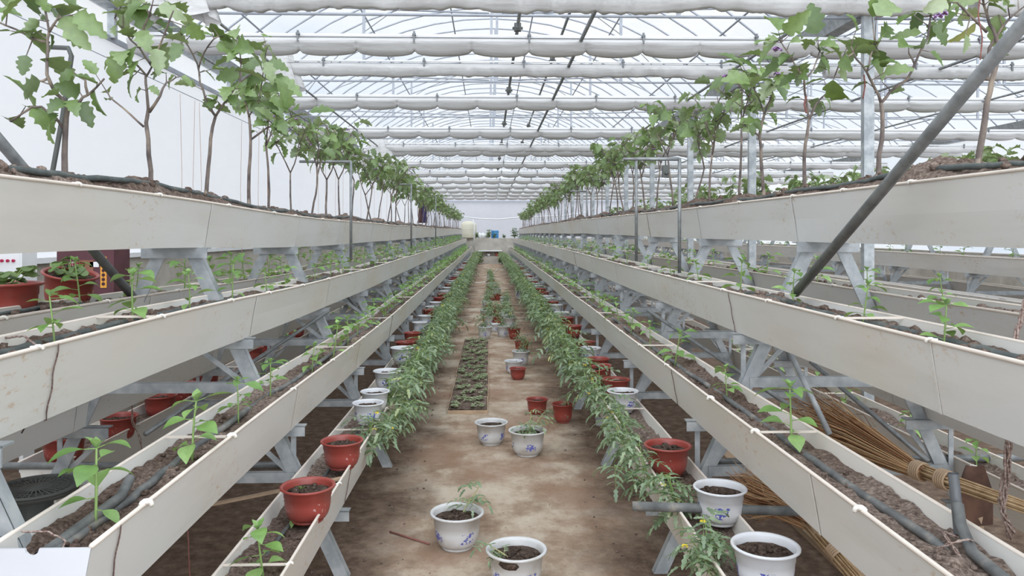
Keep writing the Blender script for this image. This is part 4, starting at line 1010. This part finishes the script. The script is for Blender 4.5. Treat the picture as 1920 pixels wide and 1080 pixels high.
mb = MB(); mb.box((-.16, 0, -.0), (.165, .2, .50)); mb.obj('body', M['maroon'], cr)
mb = MB(); mb.box((-.06, -.003, .25), (.05, 0, .44)); mb.obj('brown_panel', M['labelbrown'], cr)
mb = MB(); mb.box((.09, -.003, .28), (.125, 0, .46)); mb.obj('orange_strip', M['orange'], cr)
mb = MB()
for k in range(6): mb.box((.098, -.005, .295+k*.026), (.117, -.003, .31+k*.026)); mb.box((.105, -.005, .29+k*.026), (.109, -.003, .313+k*.026))
mb.obj('lettering', M['maroon'], cr)
mb = MB(); mb.box((-.09, -.003, .40), (.0, 0, .43)); mb.box((.03, -.003, .40), (.08, 0, .43)); mb.obj('white_label', M['white'], cr)
mb = MB()
for k in range(9): mb.box((-.085+k*.0092, -.005, .405), (-.08+k*.0092, -.003, .425)); mb.box((-.087+k*.0092, -.005, .414), (-.079+k*.0092, -.003, .418))
mb.obj('lettering', M['redplastic'], cr)
mb = MB(); mb.box((-2.53, 4.5, .0), (-2.15, 4.8, .90)); tag(mb.obj('block_stand', M['concrete']), 'pale block stand carrying the maroon carton', 'stand')
ct = empty('hanging_jacket', (-1.62, 18.8, 1.97), 0, 'dark blue and brown jacket hanging behind the left eggplants', 'jacket')
mb = MB(); mb.grid([[(-.10-.03*i/6+(.11+.04*i/6)*k/5, .03*math.sin(k*1.7+i*.3), .32-.62*i/6) for k in range(6)] for i in range(7)]); mb.grid([[(-.10-.03*i/6+(.11+.04*i/6)*k/5, .05+.03*math.sin(k*1.7+i*.3), .32-.62*i/6) for k in range(6)] for i in range(7)]); mb.obj('brown_panel', M['cloth_red'], ct)
mb = MB(); mb.grid([[(.0+(.11+.05*i/6)*k/5, -.02+.03*math.sin(k*2.1+i*.3), .36-.66*i/6) for k in range(6)] for i in range(7)]); mb.grid([[(.0+(.11+.05*i/6)*k/5, .03+.03*math.sin(k*2.1+i*.3), .36-.66*i/6) for k in range(6)] for i in range(7)]); mb.obj('blue_panel', M['cloth_dark'], ct); ct.scale = (.8, .8, .8)

# ------------------------------------------------------------------ far end of the aisle
mb = MB(); mb.box((-3.2, 36.9, 0), (9.8, 37.2, .36)); mb.box((-3.2, 36.9, .62), (9.8, 37.2, 1.23)); mb.box((-3.2, 36.9, .36), (-.42, 37.2, .62)); mb.box((.52, 36.9, .36), (9.8, 37.2, .62)); mb.box((-.42, 37.15, .36), (.52, 37.2, .62))
tag(mb.obj('trim_1', M['concrete']), 'low concrete wall at the far end of the aisle', kind='structure')
mb = MB(); mb.box((-.5, 36.84, .60), (.62, 37.0, .66)); tag(mb.obj('stone_ledge', M['white']), 'pale ledge over the dark slot in the low end wall', 'ledge')
mb = MB(); mb.lathe([(0, 0), (.06, 0), (.08, .12), (.075, .12), (.056, .01)], 16, (-.02, 37.02, .365)); tag(mb.obj('bucket', M['white']), 'small white bucket in the slot of the low end wall', 'bucket')
mb = MB(); mb.box((.30, 36.95, .362), (.46, 37.1, .5)); tag(mb.obj('red_box', M['pot_red']), 'small red box in the slot of the low end wall', 'box')
tk = empty('water_tank', (-.98, 35.9+1.0, 1.23), 0, 'cream round water tank above the end wall at the left', 'tank')
mb = MB(); mb.lathe([(0, 0), (.36, 0), (.38, .05), (.38, .62), (.34, .72), (.2, .80), (.12, .82), (0, .82)], 28, (0, .2, 0)); mb.obj('body', M['tank'], tk)
mb = MB(); mb.lathe([(.381, .18), (.388, .2), (.381, .22)], 28, (0, .2, 0)); mb.lathe([(.381, .4), (.388, .42), (.381, .44)], 28, (0, .2, 0)); mb.obj('rib', M['tank'], tk)
mb = MB(); mb.tube([at(889, 470, 36.6), at(889, 420, 36.6), at(886, 411, 36.6)], .03, 8); tag(mb.obj('white_pipe', M['white']), 'upright white pipe beside the cream tank', 'pipe')
mb = MB(); mb.tube([at(870, 407, 36.5), at(900, 410, 36.5), at(935, 411, 36.5), at(975, 407.5, 36.5), at(1060, 404, 36.5), at(1100, 398, 36.5)], .025, 8); tag(mb.obj('white_hose', M['white']), 'white hose sagging across the end wall', 'hose')
def blob_plant(name, p, H, n, label, mat='tom_leaf'):
    r = random.Random(int(p[0]*100)+n); root = empty(name, p, 0, label, 'plant'); st = MB(); fo = MB()
    for k in range(n):
        a = r.random()*6.28; b = curve((0, 0, 0), (math.cos(a)*.35, math.sin(a)*.35, 1), H*r.uniform(.5, 1), r, 3, .2); st.tube(b, .008, 4)
        for q in b[1:]:
            for j in range(4): a = r.random()*6.28; fo.leaf(q, (math.cos(a), math.sin(a), .3), H*.35, PEP, droop=.8)
    st.obj('stem', M['stemgreen'], root); fo.obj('leaves', M[mat], root)
for u, H, lab in ((893, .3, 'small plant on the end wall right of the tank'), (915, .42, 'spiky plant on the end wall near the white sacks'), (927, .35, 'leafy plant in front of the blue barrel'), (945, .25, 'low plant right of the blue barrel'), (965, .5, 'tall thin plant at the right on the end wall')):
    blob_plant('potted_greens', at(u, 447, 37.0), H, 7, lab)
for u, v, lab in ((897, 482, 'dark shrub on the ground before the end wall, left'), (941, 480, 'dark shrub on the ground before the end wall, right')):
    p = at(u, v, 36.3); blob_plant('shrub', (p.x, p.y, .0), .62, 10, lab, 'egg_leaf')
bb = empty('blue_barrel', at(928, 446, 37.6), 0, 'blue plastic barrel behind the low end wall', 'barrel'); mb = MB(); mb.lathe([(0, -1.24), (.17, -1.24), (.18, .30), (.16, .36), (0, .36)], 20); mb.obj('body', M['blue'], bb); mb = MB(); mb.lathe([(.18, .3), (.19, .32), (.18, .34)], 20); mb.obj('lid_ring', M['blue'], bb)
for i, u in enumerate((899, 906, 914)):
    mb = MB(); p = at(u, 446, 37.1); mb.ball((p.x, 37.05, 1.23+.13), .14, (.9, .7, 1.0), i, .4, 10); tag(mb.obj('white_sack', M['white']), ['white sack nearest the tank on the end wall', 'middle white sack on the end wall', 'white sack nearest the blue barrel'][i], 'sack')
pts = [(-.4, 22.8, .012), (-.15, 23.2, .012), (.0, 24.5, .012), (.02, 27, .012), (.05, 30, .012), (-.05, 32.2, .012), (-.3, 33, .012)]
cord('floor_hose', 'pale hose curling along the far floor of the aisle', pts, .018, 'whitehose', 'hose')
cord('floor_hose', 'pale hose branching right on the far floor of the aisle', [(.02, 24.6, .014), (.1, 27, .014), (.3, 30.5, .014), (.62, 33.8, .014)], .016, 'whitehose', 'hose')

# ------------------------------------------------------------------ floor and loose clods
mb = MB(); mb.add([(-3.3, -4, 0), (9.9, -4, 0), (9.9, 41, 0), (-3.3, 41, 0)], [(0, 1, 2, 3)]); tag(mb.obj('floor', M['floor']), kind='structure')
mb = MB(); r = random.Random(2)
for k in range(1300):
    y = 2.4+r.random()**1.6*12; sx = r.choice((-1, 1)); x = .07+sx*(r.uniform(.35, 1.3) if r.random() < .8 else r.uniform(0, .4)); q = r.uniform(.0015, .006)*(1.5 if abs(x-.07) > .45 else .6)
    mb.ball((x, y, q*.4), q, (1, 1, .7), k, .5, 5)
tag(mb.obj('soil_crumbs', M['soil']), 'loose crumbs of soil scattered over the aisle and under the rows', 'soil', kind='stuff')

# ------------------------------------------------------------------ shell
def struct(name, mb, m, parent=None):
    o = mb.obj(name, m, parent)
    if not parent: tag(o, kind='structure')
    return o
mb = MB(); mb.box((-3.32, -4, 0), (-3.2, 40.2, 1.28)); struct('wall_left', mb, M['concrete'])
mb = MB(); mb.box((-3.34, -4, 1.28), (-3.16, 40.2, 1.32)); struct('trim_2', mb, M['white'])
mb = MB()
ys = [-4+.5*i for i in range(89)]
mb.grid([[(-3.24+.012*nz(y*1.7, z*1.2), y, z) for z in (1.30, 1.75, 2.2, 2.65, 3.15)] for y in ys]); struct('wall_left_film', mb, M['sidefilm'])
mb = MB(); mb.grid([[(-3.25, y, z) for z in (3.15, 3.5)] for y in (-4, 40)]); struct('window_1', mb, M['film'])
mb = MB(); mb.bar((-3.22, -4, 3.15), (-3.22, 40, 3.15), .03, .04, (0, 0, 1)); struct('trim_3', mb, M['roofsteel'])
mb = MB(); mb.grid([[(9.85, y, z) for z in (0, .9)] for y in (-4, 40.2)]); struct('wall_right', mb, M['concrete'])
mb = MB(); mb.grid([[(9.85, y, z) for z in (.9, 3.5)] for y in (-4, 40.2)]); struct('window_2', mb, M['film'])
mb = MB(); mb.add([(-3.3, 40, 0), (9.85, 40, 0), (9.85, 40, 3.42), (-3.3, 40, 3.42)], [(0, 1, 2, 3)]); struct('wall_back', mb, M['endfilm'])
mb = MB(); mb.bar((-3.3, 39.9, 3.1), (9.85, 39.9, 3.1), .05, .06, (0, 0, 1)); struct('trim_4', mb, M['roofsteel'])
for si, (xc, hw) in enumerate(((.05, 3.27), (6.57, 3.25))):
    R = 4.5; z0 = 3.48; hc = math.sqrt(R*R-hw*hw); amax = math.asin(hw/R)
    def arc(y, rr=R, n=20): return [(xc+rr*math.sin(-amax+2*amax*k/n), y, z0-hc+rr*math.cos(-amax+2*amax*k/n)) for k in range(n+1)]
    mb = MB(); mb.grid([arc(-4), arc(10), arc(25), arc(40)]); cel = struct('ceiling', mb, M['film'])
    mb = MB(); a = arc(40.); n = len(a); mb.add([(xc, 40, z0)]+a, [(0, k+1, k+2) for k in range(n-1)]); struct('gable_film', mb, M['film'], cel)
    y = 4.0
    while y < 39.8:
        mb = MB(); mb.tube(arc(y, R-.02, 16), .013, 5); struct('roof_arch', mb, M['roofsteel'], cel); y += .585
    for fr in (-.82, -.5, -.17, .17, .5, .82):
        x = xc+(R-.045)*math.sin(amax*fr); z = z0-hc+(R-.045)*math.cos(amax*fr)
        mb = MB(); mb.tube([(x, -2, z), (x, 40, z)], .012, 5); struct('purlin', mb, M['roofsteel'], cel)
    # crossing wind braces under the film
    y = 6.8; k = 0
    while y < 33:
        for sgn in (1, -1):
            mb = MB(); mb.tube([(xc+(R-.07)*math.sin(amax*f*sgn), y+5.8*(f*.5+.5), z0-hc+(R-.07)*math.cos(amax*f)) for f in [-.95+1.9*j/10 for j in range(11)]], .007, 4); struct('wind_brace', mb, M['roofsteel'], cel)
        y += 5.8
for i, x in enumerate((-3.2, 3.31, 9.82)):
    mb = MB(); w = .13
    mb.grid([[(x-w, y, 3.54), (x-w*.55, y, 3.40), (x+w*.55, y, 3.40), (x+w, y, 3.54), (x+w*.96, y, 3.54), (x+w*.5, y, 3.41), (x-w*.5, y, 3.41), (x-w*.96, y, 3.54)] for y in (-4, 18, 40)], False, True)
    struct('trim_%d' % (5+i), mb, M['steel'])
# curtains, trusses and posts
def curtain(xa, xb, y, z, rough, label, group, seed):
    root = empty('shade_curtain', ((xa+xb)/2, y, z), 0, label, 'curtain', group); mb = MB(); rows = []; xm = (xa+xb)/2
    n = int((xb-xa)/(.025 if y < 11 else .05)); r = random.Random(seed); ph = .35
    for i in range(n+1):
        x = xa+(xb-xa)*i/n; q = (x-ph)/.5; fr = q-math.floor(q); sc = (4*fr*(1-fr))**.7; X = x-xm; j = .004*nz(x*9, seed+7)
        if rough:
            k = (1.6 if y < 6 else 1.0); hh = (.10+.030*nz(x*1.6, seed)+.014*nz(x*7, seed))*k; bb = (.050+.03*nz(x*5, seed+4))*k; j = .012*nz(x*17, seed+2)*k
            rows.append([(X, -.012, .0), (X, -.018-bb*.2, -.020), (X, -bb*.9, -.045), (X, -bb*.8+j*2, -hh*.7), (X, -bb*.5, -hh-.02), (X, .0, -hh-.032+j), (X, bb*.7, -hh-.005), (X, bb, -hh*.6), (X, .03, -.04), (X, .014, -.02), (X, .012, .0)])
        else:
            sc = (4*fr*(1-fr))**.45; hh = .102+.050*sc+.008*nz(x*2, seed); bb = .034+.040*sc
            rows.append([(X, -.030, .012), (X, -.042, -.024), (X, -bb-.012, -.036-.012*sc), (X, -bb*.95+j, -hh*.50), (X, -bb*.62, -hh*.78), (X, -.010, -hh-.004), (X, .03, -hh-.008), (X, .07, -hh*.8), (X, .08, -hh*.4), (X, .04, -.024), (X, .020, .012)])
    mb.grid(rows, True, True); mb.obj('cloth', M['fabric'], root)
    mb = MB(); mb.tube([(xa-xm, 0, .022), (xb-xm, 0, .022)], .010, 6); mb.obj('rail', M['white'], root)
    mb = MB(); mb.tube([(xa-xm, -.042, -.008), (xb-xm, -.042, -.008)], .003, 4); mb.obj('wire', M['darkpipe'], root)
    x = math.ceil(xa-ph)+ph
    while x < xb:
        mb = MB(); mb.box((x-xm-.008, -.052, -.045), (x-xm+.008, -.036, .045)); mb.box((x-xm-.016, -.055, .01), (x-xm+.016, -.03, .026)); mb.obj('hook', M['darkpipe'], root); x += 1.0
    return root
Z = 3.2
cy = [6.77+2.98*k for k in range(11)]
for k, y in enumerate(cy):
    for j, (xa, xb) in enumerate(((-3.1, 3.2), (3.42, 9.75))):
        sp_ = ('left bay', 'right bay')[j]
        if k < 4: lab, g = 'gathered white shade curtain under the %s roof, %s smooth fold from the camera' % (sp_, ('first', 'second', 'third', 'fourth')[k]), None
        else: lab, g = 'gathered white shade curtain far back under the %s roof' % sp_, 'far shade curtains, '+sp_
        curtain(xa, xb, y, Z, False, lab, g, k*2+j)
for k, (y, z) in enumerate(((5.35, 3.22), (7.8, 3.2), (15.0, 3.2))):
    for j, (xa, xb) in enumerate(((-2.15, 3.2), (3.42, 9.75))):
        sp_ = ('left bay', 'right bay')[j]
        lab = 'crumpled white shade curtain bunch, %s of its kind under the %s roof' % (('nearest', 'second', 'third', 'fourth', 'fifth')[k], sp_)
        ro = curtain(xa, xb, y, z, True, lab, None, 50+k*2+j)
        if j == 0 and k < 3:
            mb = MB(); rows = []; x0 = xa-(xa+xb)/2
            for i in range(9):
                f = i/8; rows.append([(x0+.02+(.14+.12*f)*math.cos(t)*(1+.16*math.sin(t*7+k)), (.05+.05*f)*math.sin(t)*(1+.2*math.sin(t*9)), .10-.36*f*(1+.1*math.sin(t*3))) for t in [2*PI*q/40 for q in range(40)]])
            mb.grid(rows, True, True); mb.obj('gathered_end', M['fabric'], ro)
def truss(xc, hw, y, label, group):
    root = empty('roof_truss', (xc, y, 3.4), 0, label, 'truss', group); R = 4.5; hc = math.sqrt(R*R-hw*hw)
    def az(x): return 3.48-hc+math.sqrt(max(0, (R-.03)**2-x*x))-3.4
    mb = MB(); mb.tube([(-hw, 0, .0), (hw, 0, .0)], .013, 6); mb.obj('bottom_chord', M['roofsteel'], root)
    for x in (-1.62, -.02, .05, 1.62):
        mb = MB(); mb.bar((x, 0, 0), (x, 0, az(x)), .035 if abs(x) > .1 else .03, .02, (0, 1, 0)); mb.obj('hanger', M['roofsteel'], root)
    for s in (-1, 1):
        for a, b in (((-hw, .12), (-.05, .02)),) if y % 2 < 3 else ():
            mb = MB(); mb.tube([(a[0]*s, .01, a[1]), (b[0]*s, .01, b[1])], .009, 5); mb.obj('brace', M['roofsteel'], root)
    return root
for k in range(11):
    y = 6.65+2.98*k
    for j, (xc, hw) in enumerate(((.05, 3.27), (6.57, 3.25))):
        sp_ = ('left bay', 'right bay')[j]
        truss(xc, hw, y+.12, ('thin steel roof truss in the %s, %s from the camera' % (sp_, ('first', 'second')[k])) if k < 2 else 'thin steel roof truss further back in the '+sp_, None if k < 2 else 'roof trusses further back, '+sp_)
    mb = MB(); mb.box((-.045, -.03, 0), (.045, .03, 3.40)); 
    lab = 'grey steel roof post behind the right row, %s from the camera' % ('first', 'second', 'third')[k] if k < 3 else 'grey steel roof post further back behind the right row'
    o = mb.obj('roof_post', M['steel'], None, (3.31, y+.02, 0)); tag(o, lab, 'post', None if k < 3 else 'roof posts further back')
    mb = MB(); mb.box((-.03, -.03, 0), (.03, .03, .30)); o = mb.obj('eave_post', M['steel'], None, (-3.2, y+.02, 3.15)); tag(o, 'short grey eave post above the white wall on the left', 'post', 'eave posts')
    if 0: pass
for i, (x, z, rr, lab) in enumerate(((.80, 3.17, .017, 'long roof pipe right of centre, lower of two'), (.80, 3.68, .015, 'long roof pipe right of centre, upper of two'), (.25, 3.3, .016, 'long thin roof pipe near the roof centre line'),
                          (-2.15, 3.17, .013, 'long roof pipe on the left side'), (-2.72, 3.17, .013, 'long roof pipe close to the left wall'), (2.5, 3.17, .015, 'long roof pipe close to the steel post line'), (4.6, 3.17, .015, 'long roof pipe in the right bay'), (6.3, 3.17, .013, 'long roof pipe in the middle of the right bay'))):
    root = empty('drive_pipe', (x, 0, z), 0, lab, 'pipe'); mb = MB(); mb.tube([(0, 2.5, 0), (0, 39, 0)], rr, 7); mb.obj('tube', M['pipe'], root)
    for y in cy[:7]:
        mb = MB(); mb.box((-.03, y-.03, -.035), (.03, y+.03, .03)); mb.tube([(-.045, y, -.01), (.045, y, -.01)], .012, 6); mb.obj('clamp', M['black'], root)

# ------------------------------------------------------------------ sky, light and view
w = bpy.data.worlds.new('overcast sky'); bpy.context.scene.world = w; w.use_nodes = True; nt = w.node_tree; nt.nodes.clear()
out = nt.nodes.new('ShaderNodeOutputWorld'); bg = nt.nodes.new('ShaderNodeBackground')
tc = nt.nodes.new('ShaderNodeTexCoord'); t = N(nt, 'ShaderNodeTexNoise', Scale=4.5, Detail=5, Roughness=.55); mp = nt.nodes.new('ShaderNodeMapping'); mp.inputs['Scale'].default_value = (1, 1, 2.2)
nt.links.new(tc.outputs['Generated'], mp.inputs[0]); nt.links.new(mp.outputs[0], t.inputs['Vector'])
cc = ramp(nt, t.outputs['Fac'], [(.36, (.76, .85, .97)), (.52, (.91, .945, .98)), (.66, (1, .995, .985))])
nt.links.new(cc, bg.inputs[0])
# brighter sky added behind the camera as soft frontal fill for the aisle
dp = nt.nodes.new('ShaderNodeVectorMath'); dp.operation = 'DOT_PRODUCT'; nt.links.new(tc.outputs['Generated'], dp.inputs[0]); dp.inputs[1].default_value = Vector((.05, -.84, .54)).normalized()
gl = mth(nt, 'POWER', mth(nt, 'MAXIMUM', dp.outputs['Value'], 0), 1.6)
nt.links.new(mth(nt, 'ADD', mth(nt, 'MULTIPLY', gl, 2.7), .72), bg.inputs[1]); nt.links.new(bg.outputs[0], out.inputs[0])
sc = bpy.context.scene
sc.view_settings.view_transform = 'Standard'; sc.view_settings.look = 'None'; sc.view_settings.gamma = 1; sc.view_settings.exposure = .42; sc.view_settings.use_curve_mapping = False
sc.cycles.max_bounces = 7; sc.cycles.diffuse_bounces = 4; sc.cycles.glossy_bounces = 2; sc.cycles.transmission_bounces = 4; sc.cycles.transparent_max_bounces = 10
sc.cycles.use_denoising = True
